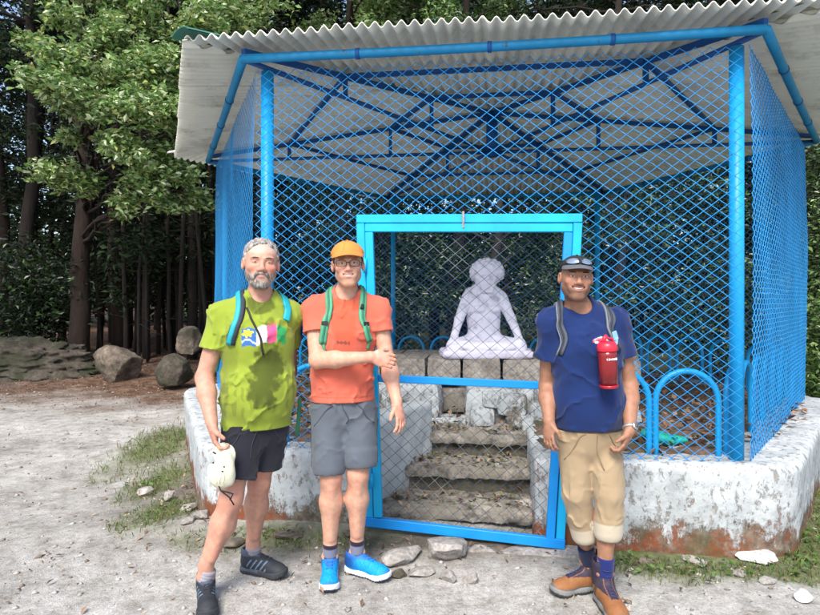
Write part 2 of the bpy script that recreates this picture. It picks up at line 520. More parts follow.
def wash(name, seed, low=(.085, .065, .045), red=True, h0=.0, h1=.5, chip=.7):
    m = bpy.data.materials.new(name); m.use_nodes = True
    t = m.node_tree; N = t.nodes; L = t.links; b = N['Principled BSDF']; b.inputs['Roughness'].default_value = .9
    tc = N.new('ShaderNodeNewGeometry')
    def nz(sc_, stretch=(1, 1, 1), d=7, r=.65, off=0):
        mp = N.new('ShaderNodeMapping'); mp.inputs['Scale'].default_value = stretch; mp.inputs['Location'].default_value = (seed + off, seed, 0)
        L.new(tc.outputs['Position'], mp.inputs[0])
        n = N.new('ShaderNodeTexNoise'); n.inputs['Scale'].default_value = sc_; n.inputs['Detail'].default_value = d
        n.inputs['Roughness'].default_value = r; L.new(mp.outputs[0], n.inputs[0]); return n.outputs['Fac']
    def rm(s, a, b_, c=0., d=1.):
        r = N.new('ShaderNodeMapRange'); L.new(s, r.inputs[0])
        for i, v in enumerate((a, b_, c, d)): r.inputs[1 + i].default_value = v
        return r.outputs[0]
    def mth(op, a, c):
        n = N.new('ShaderNodeMath'); n.operation = op
        for i, s in enumerate((a, c)):
            if hasattr(s, 'links'): L.new(s, n.inputs[i])
            else: n.inputs[i].default_value = s
        return n.outputs[0]
    def mx(f, a, c):
        m_ = N.new('ShaderNodeMixRGB')
        for i, s in enumerate((f, a, c)):
            if hasattr(s, 'links'): L.new(s, m_.inputs[i])
            elif isinstance(s, tuple): m_.inputs[i].default_value = (*s, 1)
            else: m_.inputs[i].default_value = s
        return m_.outputs[0]
    sp = N.new('ShaderNodeSeparateXYZ'); L.new(tc.outputs['Position'], sp.inputs[0])
    hgt = rm(sp.outputs[2], h0, h1)
    white = mx(rm(nz(5), .35, .65), (.36, .39, .40), (.53, .565, .58))
    st = rm(nz(9, (1, 1, .12), off=3), .50, .66)
    white = mx(mth('MULTIPLY', st, .42), white, (.30, .33, .36))
    blot = mth('ADD', mth('MULTIPLY', nz(3.2, off=9, d=10, r=.75), .62), mth('MULTIPLY', nz(13, (1, 1, .45), off=15, d=8, r=.8), .38))
    fac = rm(mth('SUBTRACT', blot, mth('MULTIPLY', hgt, .33)), .385, .43)
    fac2 = rm(nz(22, (1, 1, .6), off=5, d=6, r=.8), .54, .60)
    fac = mth('MAXIMUM', fac, mth('MULTIPLY', fac2, chip))
    und = mx(rm(nz(14, off=2), .4, .6), low, (.22, .19, .15))
    if red:
        und = mx(mth('MULTIPLY', rm(nz(1.3, off=1), .44, .52), rm(nz(12, off=6), .35, .5)), und, (.19, .055, .02))
    o = mx(fac, white, und)
    moss = mth('MULTIPLY', rm(nz(4, off=12), .52, .62), rm(sp.outputs[2], .25, .0))
    o = mx(mth('MULTIPLY', moss, .7), o, (.06, .075, .025))
    L.new(o, b.inputs['Base Color'])
    bp = N.new('ShaderNodeBump'); bp.inputs['Strength'].default_value = .8; bp.inputs['Distance'].default_value = .012
    L.new(mth('ADD', nz(18, d=8), mth('MULTIPLY', fac, -.25)), bp.inputs['Height']); L.new(bp.outputs[0], b.inputs['Normal'])
    return m
M_wall = wash('whitewashed_masonry', 3.3)
M_wing = wash('whitewashed_wing', 8.1, red=False, h0=-1.2, h1=.3, chip=.15)
M_altar = wash('patchy_white_masonry', 5.7, low=(.06, .055, .045), red=False, h0=-.2, h1=2.)
def rockmat(name, c1, c2, moss=None, s=6.):
    m = bpy.data.materials.new(name); m.use_nodes = True
    t = m.node_tree; N = t.nodes; L = t.links; b = N['Principled BSDF']; b.inputs['Roughness'].default_value = .92
    tc = N.new('ShaderNodeNewGeometry')
    def nz(k, d=8, r=.7):
        n = N.new('ShaderNodeTexNoise'); n.inputs['Scale'].default_value = k; n.inputs['Detail'].default_value = d
        n.inputs['Roughness'].default_value = r; L.new(tc.outputs['Position'], n.inputs[0]); return n.outputs['Fac']
    r = N.new('ShaderNodeValToRGB'); L.new(nz(s), r.inputs[0])
    r.color_ramp.elements[0].position = .35; r.color_ramp.elements[0].color = (*c1, 1)
    r.color_ramp.elements[1].position = .65; r.color_ramp.elements[1].color = (*c2, 1)
    o = r.outputs[0]
    r2 = N.new('ShaderNodeValToRGB'); L.new(nz(s * 6), r2.inputs[0])
    r2.color_ramp.elements[0].position = .35; r2.color_ramp.elements[0].color = (.5, .5, .5, 1)
    r2.color_ramp.elements[1].position = .65; r2.color_ramp.elements[1].color = (1.3, 1.3, 1.3, 1)
    mm = N.new('ShaderNodeMixRGB'); mm.blend_type = 'MULTIPLY'; mm.inputs[0].default_value = .8
    L.new(o, mm.inputs[1]); L.new(r2.outputs[0], mm.inputs[2]); o = mm.outputs[0]
    if moss:
        k = N.new('ShaderNodeMapRange'); L.new(nz(s * .6), k.inputs[0]); k.inputs[1].default_value = .45; k.inputs[2].default_value = .6
        m2 = N.new('ShaderNodeMixRGB'); L.new(k.outputs[0], m2.inputs[0]); L.new(o, m2.inputs[1]); m2.inputs[2].default_value = (*moss, 1); o = m2.outputs[0]
    L.new(o, b.inputs['Base Color'])
    bp = N.new('ShaderNodeBump'); bp.inputs['Strength'].default_value = .7; bp.inputs['Distance'].default_value = .02
    L.new(nz(s * 3), bp.inputs['Height']); L.new(bp.outputs[0], b.inputs['Normal'])
    return m
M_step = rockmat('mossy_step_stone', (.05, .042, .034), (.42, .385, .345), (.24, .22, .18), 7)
M_riser = rockmat('dark_riser_stone', (.03, .027, .02), (.17, .15, .125), (.09, .085, .06), 8)  # darker than the tread stone, with mossy patches mixed in
M_block = rockmat('altar_block_stone', (.20, .17, .14), (.42, .38, .33), None, 6)
M_stone = rockmat('grey_stone', (.22, .20, .18), (.46, .43, .40), None, 7)
M_mossrock = rockmat('mossy_rock', (.03, .023, .017), (.12, .10, .08), (.03, .035, .015), 4)
M_boulder = rockmat('brown_boulder', (.07, .055, .042), (.26, .21, .165), (.05, .045, .03), 4)
M_white_stone = rockmat('white_stone', (.5, .49, .48), (.7, .7, .69), None, 8)

# ------------------------------------------------------------------ pavilion
pav = empty('pavilion', (CEN[0], CEN[1], 0), 'hexagonal shrine pavilion with blue chain-link sides, corrugated roof and whitewashed stone base', 'pavilion')
ZB, ZP, ZT = 3.05, .52, 3.02
dirs = [nrm(np.append(hexc(i, 1) - CEN, 0)) for i in range(6)]
cen3 = A(CEN[0], CEN[1], 0)
# base platform with the notch of the steps
h = .022
F = Field((-2.9, 3.1, -.32), (4.6, 10.0, .62), h)
fn = nrm(np.append(hexc(1, 1) - hexc(0, 1), 0)); fnorm = A(-fn[1] * -1, -fn[0], 0) if False else A(fn[1], -fn[0], 0)
d = None
for i in range(6):
    a = hexc(i, 1); c = hexc((i + 1) % 6, 1)
    e = nrm(np.append(c - a, 0)); nn = A(e[1], -e[0], 0)
    mid = np.append((a + c) / 2, 0) - cen3
    if nn @ mid < 0: nn = -nn
    apo = {0: 3.10, 1: 3.29, 2: 3.25, 3: 3.2, 4: 3.25, 5: 3.42}[i] * math.cos(math.pi / 6)
    di = ((F.ax[0] - CEN[0]) * nn[0])[:, None, None] + ((F.ax[1] - CEN[1]) * nn[1])[None, :, None] + 0 * F.ax[2][None, None, :] - apo
    if d is None: d = di
    else:
        k = .22; hh = np.maximum(k - np.abs(d - di), 0) / k
        d = np.maximum(d, di) + hh * hh * k * .25
flare = (.05 * (F.ax[2] - .1))[None, None, :]
d = d - flare
dz = (F.ax[2] - .54)[None, None, :] + 0 * d
k = .05; hh = np.maximum(k - np.abs(d - dz), 0) / k
F.f[:] = np.maximum(d, dz) + hh * hh * k * .25
# notch between the cheeks
Yl = lambda X: 4.1 - .1356 * (X + .96)
tx = nrm(A(1, -.1356, 0)); ty = A(.1344, .991, 0)
nc = A(.26, Yl(.26), .3) + ty * .3
F.box(nc, (.52, .75, .9), np.array([tx, ty, [0, 0, 1]]), .0, .03, '-')
F.noise(lambda x, y, z: .011 * fbm(x * 6, y * 6, z * 6, 1.) + .007 * fbm(x * 17, y * 17, z * 17, 4., 2)
        + .02 * ss(.25, -.05, z) * fbm(x * 4, y * 4, z * 5, 6.), .06)
V, Q = F.mesh(); V = relax(V, Q, 2)
link('base_wall', V, [Q], M_wall, pav, True)

# raised floor inside with scattered brown leaves is added later
M_floor = rockmat('brown_dirt_floor', (.10, .055, .035), (.26, .17, .12), (.07, .07, .035), 5)
gx, gy = np.meshgrid(np.linspace(-2.2, 3.9, 200), np.linspace(3.6, 9.3, 190), indexing='ij')
def hexd(x, y, rad):
    d_ = np.full(np.shape(x), -1e9)
    for i in range(6):
        a = hexc(i, rad); c_ = hexc((i + 1) % 6, rad); e = (c_ - a) / np.linalg.norm(c_ - a); q = A(e[1], -e[0])
        if q @ ((a + c_) / 2 - CEN) < 0: q = -q
        d_ = np.maximum(d_, (x - CEN[0]) * q[0] + (y - CEN[1]) * q[1] - rad * math.cos(math.pi / 6))
    return d_
hd_ = hexd(gx, gy, 2.93)
uu_ = (gx - .26) * tx[0] + (gy - Yl(.26)) * tx[1]; vv_ = (gx - .26) * ty[0] + (gy - Yl(.26)) * ty[1]
nd_ = np.maximum(np.abs(uu_) - .56, vv_ - 1.2)
fz_ = .515 + .035 * ss(0, -.12, hd_) + .02 * fbm(gx * 5, gy * 5, 0 * gx, 3.) + .012 * fbm(gx * 18, gy * 18, 0 * gx, 5.) + .05 * ss(-.3, -1.2, hd_) * np.abs(fbm(gx * 3, gy * 3, 0 * gx, 8.)) - .2 * (hd_ > 0)
fz_ = np.where(nd_ < 0, .3, fz_)
ii, jj = np.meshgrid(np.arange(199), np.arange(189), indexing='ij'); b0 = (ii * 190 + jj).ravel()
okq = ((hd_[:-1, :-1] < .03) & (nd_[:-1, :-1] > 0)).ravel(); b0 = b0[okq]
link('dirt_floor', np.stack([gx, gy, fz_], -1).reshape(-1, 3), [np.stack([b0, b0 + 190, b0 + 191, b0 + 1], 1)], M_floor, pav, True)
# steps
def lumpy(c, size, ax, seed, amp=.015, n=(12, 8, 5), rnd=.25):
    """rounded, uneven block"""
    nx, ny, nz = n
    V = []; F_ = []
    def face(o, u, v, nu, nv):
        b = len(V)
        for i in range(nu + 1):
            for j in range(nv + 1): V.append(o + u * i / nu + v * j / nv)
        for i in range(nu):
            for j in range(nv):
                q = b + i * (nv + 1) + j; F_.append([q, q + nv + 1, q + nv + 2, q + 1])
    e = np.eye(3)
    face(A(-1, -1, 1), 2 * e[0], 2 * e[1], nx, ny); face(A(-1, 1, -1), 2 * e[0], -2 * e[1], nx, ny)
    face(A(-1, -1, -1), 2 * e[0], 2 * e[2], nx, nz); face(A(1, 1, -1), -2 * e[0], 2 * e[2], nx, nz)
    face(A(-1, 1, -1), -2 * e[1], 2 * e[2], ny, nz); face(A(1, -1, -1), 2 * e[1], 2 * e[2], ny, nz)
    V = np.array(V)
    r = np.linalg.norm(V, axis=1, keepdims=True)
    Vs = V * (1 - rnd * .35 * np.clip((r - 1) / .73, 0, 1) ** 2)
    Vh = Vs * np.array(size) / 2
    W = Vh + 0
    nm = nrm_rows(Vs)
    k = 5.0
    dsp = amp * fbm(Vh[:, 0] * k + seed, Vh[:, 1] * k, Vh[:, 2] * k + seed, seed) + amp * .5 * fbm(Vh[:, 0] * k * 4 + seed, Vh[:, 1] * k * 4, Vh[:, 2] * k * 4, seed)
    W += nm * dsp[:, None]
    return W @ np.asarray(ax, float) + c, np.array(F_)
def nrm_rows(v): return v / np.maximum(1e-9, np.linalg.norm(v, axis=1, keepdims=True))
axn = np.array([tx, ty, [0, 0, 1]])
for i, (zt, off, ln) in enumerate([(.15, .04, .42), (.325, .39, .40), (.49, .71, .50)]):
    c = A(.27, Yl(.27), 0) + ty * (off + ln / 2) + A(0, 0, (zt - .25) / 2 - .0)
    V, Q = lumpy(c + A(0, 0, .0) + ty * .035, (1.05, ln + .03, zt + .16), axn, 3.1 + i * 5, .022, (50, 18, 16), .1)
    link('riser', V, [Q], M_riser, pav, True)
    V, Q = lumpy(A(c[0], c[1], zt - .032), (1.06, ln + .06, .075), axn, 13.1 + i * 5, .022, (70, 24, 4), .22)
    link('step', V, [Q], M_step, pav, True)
rs = np.random.default_rng(31)
for k_ in range(26):
    u = rs.uniform(-.45, .5); st_i = int(rs.integers(0, 3)); off = [.12, .44, .78][st_i] + rs.uniform(0, .22); zt = [.155, .33, .495][st_i]
    q = A(.27, Yl(.27), 0) + tx * u + ty * off + A(0, 0, zt + .005); sz = rs.uniform(.03, .09)
    V, Q = lumpy(q, (sz * 1.3, sz, sz * .5), np.array([nrm(A(rs.normal(), rs.normal(), .0)), nrm(A(rs.normal(), rs.normal(), .2)), [0, 0, 1]]) * 1.0, k_ * 1.7, .006, (5, 4, 3), .7)
    link('rubble_stone', V, [Q], [M_step, M_stone, M_block][k_ % 3], pav, True)
# slanting wing wall left of the steps
pw = [A(-.36, 4.02), A(-.27, 3.98), A(.17, 4.66), A(.08, 4.78)]
F = Field((-.6, 3.8, -.15), (.45, 5.0, .85), .012)
mid_ = (pw[1] + pw[2]) / 2
e = nrm(np.append(pw[2] - pw[1], 0)); n_ = A(e[1], -e[0], 0)
F.box(np.append(mid_, .3) - n_ * .09, (.42, .09, .43), np.array([e, n_, [0, 0, 1]]), .03)
F.cut(A(-.27, 3.98, .62), A(-.2, -.3, 1), .02)
F.noise(lambda x, y, z: .006 * fbm(x * 9, y * 9, z * 9, 2.), .03)
V, Q = F.mesh(); V = relax(V, Q, 2)
link('wing_wall', V, [Q], M_wing, pav, True)
# threshold slab under the gate
c = A(.33, Yl(.33), -.06) - ty * .12
V, Q = lumpy(c, (1.75, .34, .17), axn, 9.4, .022, (60, 14, 8), .2)
link('threshold', V, [Q], M_stone, pav, True)

# posts
for i in range(6):
    p = hexc(i, 2.945)
    m = MB(); m.tube([(p[0], p[1], .35), (p[0], p[1], ZB - .03)], .042 if i < 2 else .024 if i in (2, 5) else .036, 20)
    o = m.build('post', M_post, pav, True)
    m = MB()
    m.tube([(p[0], p[1], .5), (p[0], p[1], .535)], .072, 16)
    m.build('post_foot', M_wall, o, True)
# perimeter beam, rafters, ties, purlins, struts
APZ = ZB + .36
def ringpt(i, t, z=None):
    """t = 0 at the beam corner, 1 at the apex; on the rafter line"""
    c = hexc(i, 3.14) * (1 - t) + CEN * t
    return A(c[0], c[1], (ZB + .045 + (APZ - ZB) * t) if z is None else z)
for i in range(6):
    a = np.append(hexc(i, 3.14), ZB); b_ = np.append(hexc((i + 1) % 6, 3.14), ZB)
    m = MB(); n = 9
    pts = [a + (b_ - a) * k / (n - 1) + A(0, 0, -.012 * math.sin(math.pi * k / (n - 1))) for k in range(n)]
    m.tube(pts, .029, 14)
    bm_ = m.build('perimeter_beam', M_beam, pav, True)
    e = nrm(b_ - a)
    for q in (.24, .5, .73):
        m = MB(); c = a + (b_ - a) * q
        m.tube([c - e * .012 + A(0, 0, -.012 * math.sin(math.pi * q)), c + e * .012 + A(0, 0, -.012 * math.sin(math.pi * q))], .034, 12)
        m.build('wire_tie', M_truss, bm_, True)
    # rafter
    r0, r1 = ringpt(i, 0), ringpt(i, .985)
    e = nrm(r1 - r0); x, y = frame(e)
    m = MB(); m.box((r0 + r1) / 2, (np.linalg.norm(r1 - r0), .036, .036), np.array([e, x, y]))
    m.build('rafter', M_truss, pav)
    r0, r1 = ringpt(i, 0, ZB - .005), ringpt(i, .985, ZB - .005)
    e = nrm(r1 - r0); x, y = frame(e)
    m = MB(); m.tube([r0, r1], .018, 10)
    m.build('tie_beam', M_truss, pav, True)
    for t_ in (.3, .657):
        a_, b2 = ringpt(i, t_), ringpt((i + 1) % 6, t_)
        e = nrm(b2 - a_); x, y = frame(e)
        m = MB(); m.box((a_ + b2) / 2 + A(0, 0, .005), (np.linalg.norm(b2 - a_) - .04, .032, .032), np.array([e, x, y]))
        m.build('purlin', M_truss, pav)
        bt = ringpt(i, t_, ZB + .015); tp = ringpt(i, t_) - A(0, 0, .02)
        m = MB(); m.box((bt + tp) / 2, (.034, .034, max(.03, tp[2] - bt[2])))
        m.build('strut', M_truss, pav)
m = MB(); m.tube([(CEN[0], CEN[1], ZB - .05), (CEN[0], CEN[1], APZ + .05)], .06, 12)
m.build('king_post', M_truss, pav, True)

# corrugated roof sheets
pitch = .08
OVH = [.14, .36, .36, .36, .36, .355]
def side_nd(i, off):
    a = hexc(i, 3.14); c_ = hexc((i + 1) % 6, 3.14); m_ = (a + c_) / 2 - CEN
    n_ = m_ / np.linalg.norm(m_); return n_, np.linalg.norm(m_) + off
def roof_corner(i):
    n1_, d1_ = side_nd((i - 1) % 6, OVH[(i - 1) % 6]); n2_, d2_ = side_nd(i, OVH[i])
    return CEN + np.linalg.solve(np.array([n1_, n2_]), np.array([d1_, d2_]))
for i in range(6):
    a = roof_corner(i); c_ = roof_corner((i + 1) % 6)
    U = np.linalg.norm(c_ - a); e = (c_ - a) / U
    nn0, Vl = side_nd(i, OVH[i]); inn = -nn0
    u0f = (CEN - a) @ e
    slope = (APZ - ZB) / (3.14 * math.cos(math.pi / 6))
    ze = ZB + .105 - slope * (Vl - 3.14 * math.cos(math.pi / 6))
    ns = 4
    for s_ in range(ns):
        u0 = U * s_ / ns - (.05 if s_ else 0); u1 = U * (s_ + 1) / ns
        nu = int((u1 - u0) / pitch * 10) + 1
        us = np.linspace(u0, u1, nu); nvv = 14
        tt = np.linspace(0, 1, nvv)
        vmax = Vl * np.maximum(0, np.minimum(us / u0f, (U - us) / (U - u0f)))
        jag = .012 * math.sin(i * 3 + s_ * 5.1)
        UU = us[:, None] + 0 * tt[None, :]; VV = jag + (vmax[:, None] + .02 - jag) * tt[None, :]
        lift = .006 * (s_ % 2)
        ZZ = ze + slope * VV + .0185 * np.sin(2 * np.pi * UU / pitch) + lift + .006 * np.sin(UU * 2.1 + i) * (1 - tt)
        X = a[0] + e[0] * UU + inn[0] * VV; Y = a[1] + e[1] * UU + inn[1] * VV
        T1 = np.stack([X, Y, ZZ + .007], -1).reshape(-1, 3); T0 = np.stack([X, Y, ZZ], -1).reshape(-1, 3)
        ii, jj = np.meshgrid(np.arange(nu - 1), np.arange(nvv - 1), indexing='ij')
        b0 = (ii * nvv + jj).ravel(); Qt = np.stack([b0, b0 + nvv, b0 + nvv + 1, b0 + 1], 1)
        nn_ = len(T1)
        ed = np.arange(nu - 1) * nvv
        E1 = np.stack([ed + nn_, ed + nvv + nn_, ed + nvv, ed], 1)
        sd_ = np.arange(nvv - 1)
        E2 = np.stack([sd_, sd_ + 1, sd_ + 1 + nn_, sd_ + nn_], 1)
        E3 = np.stack([sd_ + 1, sd_, sd_ + nn_, sd_ + 1 + nn_], 1) + (nu - 1) * nvv
        link('roof_sheet', np.concatenate([T1, T0]), [Qt, Qt[:, ::-1] + nn_, E1, E2, E3], M_roof, pav, True)
    # ridge capping over each hip
    m = MB()
    p0 = A(a[0], a[1], ze + .03); p1 = A(CEN[0], CEN[1], ze + slope * Vl + .05)
    e3 = nrm(p1 - p0); x, y = frame(e3)
    pr = []
    for k_ in range(-4, 5):
        an = k_ / 4 * 1.15
        pr.append(x * .11 * math.sin(an) + A(0, 0, 1) * (.06 * math.cos(an) - .03))
    st_ = p0 - e3 * (.03 if i == 0 else .02)
    Vt = np.array([st_ + q for q in pr] + [p1 + q for q in pr] + [st_ + q + A(0, 0, .008) for q in pr] + [p1 + q + A(0, 0, .008) for q in pr])
    Fc = []
    for k_ in range(8):
        Fc += [[k_, k_ + 1, k_ + 10, k_ + 9], [18 + k_, 27 + k_, 28 + k_, 19 + k_], [k_, 18 + k_, 19 + k_, k_ + 1]]
    link('ridge_cap', Vt, [np.array(Fc)], M_green if i == 0 else M_roof, pav, True)

# ------------------------------------------------------------------ chain link
def chain(name, fn, W, H, p, hh, r, m, parent, mask=None, seed=0.):
    nw = int(W / p); K = int(H / hh)
    wi = np.arange(nw)[:, None]; k = np.arange(K + 1)[None, :]
    par = (k + wi) % 2
    u = (wi + par) * p + 0 * k; v = k * hh + 0. * wi
    u = u + .004 * h3(u * 6, v * 6, 0 * u, seed); v = v + .004 * h3(u * 5 + 9, v * 7, 0 * u, seed + 3)
    wv = np.where(par == 1, 1, -1) * r * .9 * np.where(wi % 2, 1, 1)
    P0 = fn(np.clip(u / W, 0, 1), v / H)
    du = (fn(np.clip(u / W + 1e-3, 0, 1), v / H) - fn(np.clip(u / W - 1e-3, 0, 1), v / H)); du = du / np.maximum(np.linalg.norm(du, axis=-1, keepdims=True), 1e-9)
    up = A(0, 0, 1)
    nn_ = np.cross(du, up); nn_ = nn_ / np.maximum(np.linalg.norm(nn_, axis=-1, keepdims=True), 1e-9)
    P0 = P0 + nn_ * (wv + .007 * h3(u * 1.7, v * 1.9, 0 * u, seed + 7))[..., None]
    ring = np.stack([P0 + du * r, P0 + nn_ * r, P0 - du * r, P0 - nn_ * r], 2)   # nw,K+1,4,3
    V = ring.reshape(-1, 3)
    ok = np.ones((nw, K), bool)
    if mask is not None:
        um = (u[:, 1:] + u[:, :-1]) / 2; vm = (v[:, 1:] + v[:, :-1]) / 2
        ok = ~mask(um, vm, (P0[:, 1:] + P0[:, :-1]) / 2)
    I, J = np.nonzero(ok)
    base = (I * (K + 1) + J) * 4
    Q = np.concatenate([np.stack([base + a, base + (a + 1) % 4, base + 4 + (a + 1) % 4, base + 4 + a], 1) for a in range(4)])
    used = np.zeros(len(V), bool); used[Q.ravel()] = True
    mp = np.cumsum(used) - 1
    return link(name, V[used], [mp[Q]], m, parent, True)

RW = 3.035
GATE = dict(TL=(357, 215), TR=(582, 214), BL=(366, 523), BR=(564, 546))
def on_front(px, py, off=0.):
    s = (px - 410) / 615
    Y = (3.97 - off) / (1 + .1356 * s)
    return P(px, py, Y)
gTL, gTR, gBL, gBR = [on_front(*GATE[k], .17) for k in ('TL', 'TR', 'BL', 'BR')]
for i in range(6):
    a = hexc(i, RW); c_ = hexc((i + 1) % 6, RW)
    W_ = np.linalg.norm(c_ - a)
    def fn(u, v, a=a, c_=c_):
        xy = a + (c_ - a) * u[..., None]
        z = ZP + (ZT - ZP) * v
        bow = .02 * np.sin(np.pi * np.clip(v, 0, 1))[..., None] * nrm((a + c_) / 2 - CEN)
        return np.concatenate([xy + bow, z[..., None]], -1)
    msk = None
    if i == 0:
        def msk(um, vm, Pm):
            t_ = np.clip((Pm[..., 2] - gBL[2]) / (gTL[2] - gBL[2]), -1, 1.0)
            xl = gBL[0] + (gTL[0] - gBL[0]) * t_ + .02; xr = gBR[0] + (gTR[0] - gBR[0]) * t_ - .02
            return (Pm[..., 0] > xl) & (Pm[..., 0] < xr) & (Pm[..., 2] < gTL[2] - .02)
    chain('chain_link_panel', fn, W_, ZT - ZP, .044, .0335, (.0039 if i == 0 else .0030 if i == 1 else .0015 if i == 5 else .0022 if i == 4 else .003), M_wire, pav, msk, i * 2.3)

def bar(mb, a, b, w, dp, up):
    a = np.asarray(a, float); b = np.asarray(b, float)
    e = nrm(b - a); y = nrm(np.cross(up, e)); z = np.cross(e, y)
    mb.box((a + b) / 2, (np.linalg.norm(b - a), dp, w), np.array([e, y, z]), .0035)
# fixed gate surround: a part; the gate leaf: a part with its own pieces
nf = -ty
def q4(s, t_, off=0.):
    return (gTL * (1 - s) + gTR * s) * t_ + (gBL * (1 - s) + gBR * s) * (1 - t_) + nf * off
wo_ = .052
sur = None
def surround(name, a, b, w, up, m=M_gate):
    global sur
    mb = MB(); bar(mb, a, b, w, .045, up); return mb.build(name, m, pav)
surround('gate_surround_bar', q4(0, 1) - A(0, 0, wo_ / 2), q4(1, 1) - A(0, 0, wo_ / 2), wo_, A(0, 0, 1))
surround('gate_surround_bar', q4(0, .0) + tx * wo_ / 2, q4(0, 1) + tx * wo_ / 2 - A(0, 0, wo_ + .003), wo_, tx)
surround('gate_surround_bar', q4(1, .0) - tx * wo_ / 2, q4(1, 1) - tx * wo_ / 2 - A(0, 0, wo_ + .003), wo_, tx)
gate = MB()
wi_ = .05
def g4(s, t_, ins=0.):
    p = q4(s, t_, .012); 
    return p
l0 = q4(0, 0, .02) + tx * (wo_ + .006); l1 = q4(0, 1, .02) + tx * (wo_ + .006) - A(0, 0, wo_ + .008)
r0 = q4(1, 0, .02) - tx * (wo_ + .006); r1 = q4(1, 1, .02) - tx * (wo_ + .006) - A(0, 0, wo_ + .008)
gl = empty_gate = None
mb = MB(); bar(mb, l1 - A(0, 0, wi_ / 2), r1 - A(0, 0, wi_ / 2), wi_, .04, A(0, 0, 1))
gate_leaf = mb.build('gate', M_gate, pav)
def gbar(a, b, w, up, m, dp=.04):
    mb = MB(); bar(mb, a, b, w, dp, up); mb.build('gate_bar', m, gate_leaf)
gbar(l0 + tx * wi_ / 2 + A(0, 0, wi_), l1 + tx * wi_ / 2 - A(0, 0, wi_ + .002), wi_, tx, M_gate)
gbar(r0 - tx * wi_ / 2 + A(0, 0, wi_), r1 - tx * wi_ / 2 - A(0, 0, wi_ + .002), wi_, tx, M_gatelow)
gbar(l0 + A(0, 0, wi_ / 2 - .004) - tx * .06, r0 + A(0, 0, wi_ / 2 - .004) + tx * .06, wi_ * 1.15, A(0, 0, 1), M_gatelow)
ml = on_front(372, 378, .19); mr_ = on_front(560, 386, .19)
tm = (ml[2] - l0[2]) / (l1[2] - l0[2])
La = l0 * (1 - tm) + l1 * tm + tx * wi_; tr_ = (mr_[2] - r0[2]) / (r1[2] - r0[2]); Ra = r0 * (1 - tr_) + r1 * tr_ - tx * wi_
gbar(La + tx * .002, Ra - tx * .002, .045, A(0, 0, 1), M_gatelow, .03)
# hinges and hasp
for t_ in (.15, .5, .86):
    mb = MB(); c = l0 * (1 - t_) + l1 * t_ - tx * .004 + nf * .03; mb.tube([c - A(0, 0, .045), c + A(0, 0, .045)], .011, 10)
    mb.build('hinge', M_gate, gate_leaf, True)
mb = MB(); c = q4(.485, 1, .03); mb.box(c + A(0, 0, -.035), (.012, .03, .1)); mb.build('hasp', M_stone, gate_leaf)
def fng(u, v):
    bl = l0 + A(0, 0, wi_ * .8) + tx * .02; br = r0 + A(0, 0, wi_ * .8) - tx * .02
    tl = l1 - A(0, 0, wi_ * .8) + tx * .02; tr = r1 - A(0, 0, wi_ * .8) - tx * .02
    u = u[..., None]; v = v[..., None]
    return (tl * (1 - u) + tr * u) * v + (bl * (1 - u) + br * u) * (1 - v) - nf * (.018 + .012 * np.sin(u * 7))
chain('gate_wire', fng, 1.16, 1.93, .043, .0405, .0018, M_wireg, gate_leaf, None, 20.)

# ------------------------------------------------------------------ altar and hoops inside
altar = empty('altar', (.67, 5.4, .48), 'rough stone altar platform behind the gate, carrying the white seated statue', 'altar')
def blk(name, c, size, seed, m, amp=.015, n=(14, 10, 8), rnd=.2, par=None):
    V, Q = lumpy(np.array(c, float), size, axn, seed, amp, n, rnd)
    return link(name, V, [Q], m, par or altar, True)
c0 = A(.55, 4.78, 0)
def al(u, v, z): return A(.55, 4.84, 0) + tx * u + ty * v + A(0, 0, z)
blk('plinth_core', al(.55, .55, .63), (1.35, 1.0, .34), 4.4, M_altar, .03, (60, 40, 20), .15)
blk('plinth_core', al(-.78, .62, .63), (.9, .95, .34), 7.4, M_altar, .03, (40, 40, 20), .15)
blk('plinth_core', al(-.2, .78, .6), (.5, .8, .3), 2.4, M_step, .02, (20, 20, 12), .15)
xx = -1.2
random.seed(3)
k_ = 0
while xx < 1.15:
    wd = random.uniform(.30, .46); hh_ = random.uniform(.19, .215)
    blk('stone_block', al(xx + wd / 2, .62 + random.uniform(-.015, .015), .795 + hh_ / 2), (wd - .014, .5, hh_), k_ * 3.3, M_block, .01, (14, 10, 8), .18)
    blk('stone_block', al(xx + wd / 2 + .1, 1.1, .795 + hh_ / 2), (wd - .014, .44, hh_), k_ * 3.3 + 1, M_block, .01, (10, 8, 6), .18)
    xx += wd; k_ += 1
# rubble whitewashed face stones in front of the plinth
for k_, (u, z, s_) in enumerate([(.02, .6, .2), (.25, .7, .24), (.3, .55, .2), (.52, .63, .26), (.72, .72, .2), (.75, .56, .22), (.95, .64, .22), (1.13, .6, .2), (.1, .74, .17), (.5, .78, .16)]):
    blk('rubble_stone', al(u, .045, z - .02), (s_, .12, s_ * .75), k_ * 2.1 + 9, M_altar, .012, (8, 4, 6), .5)

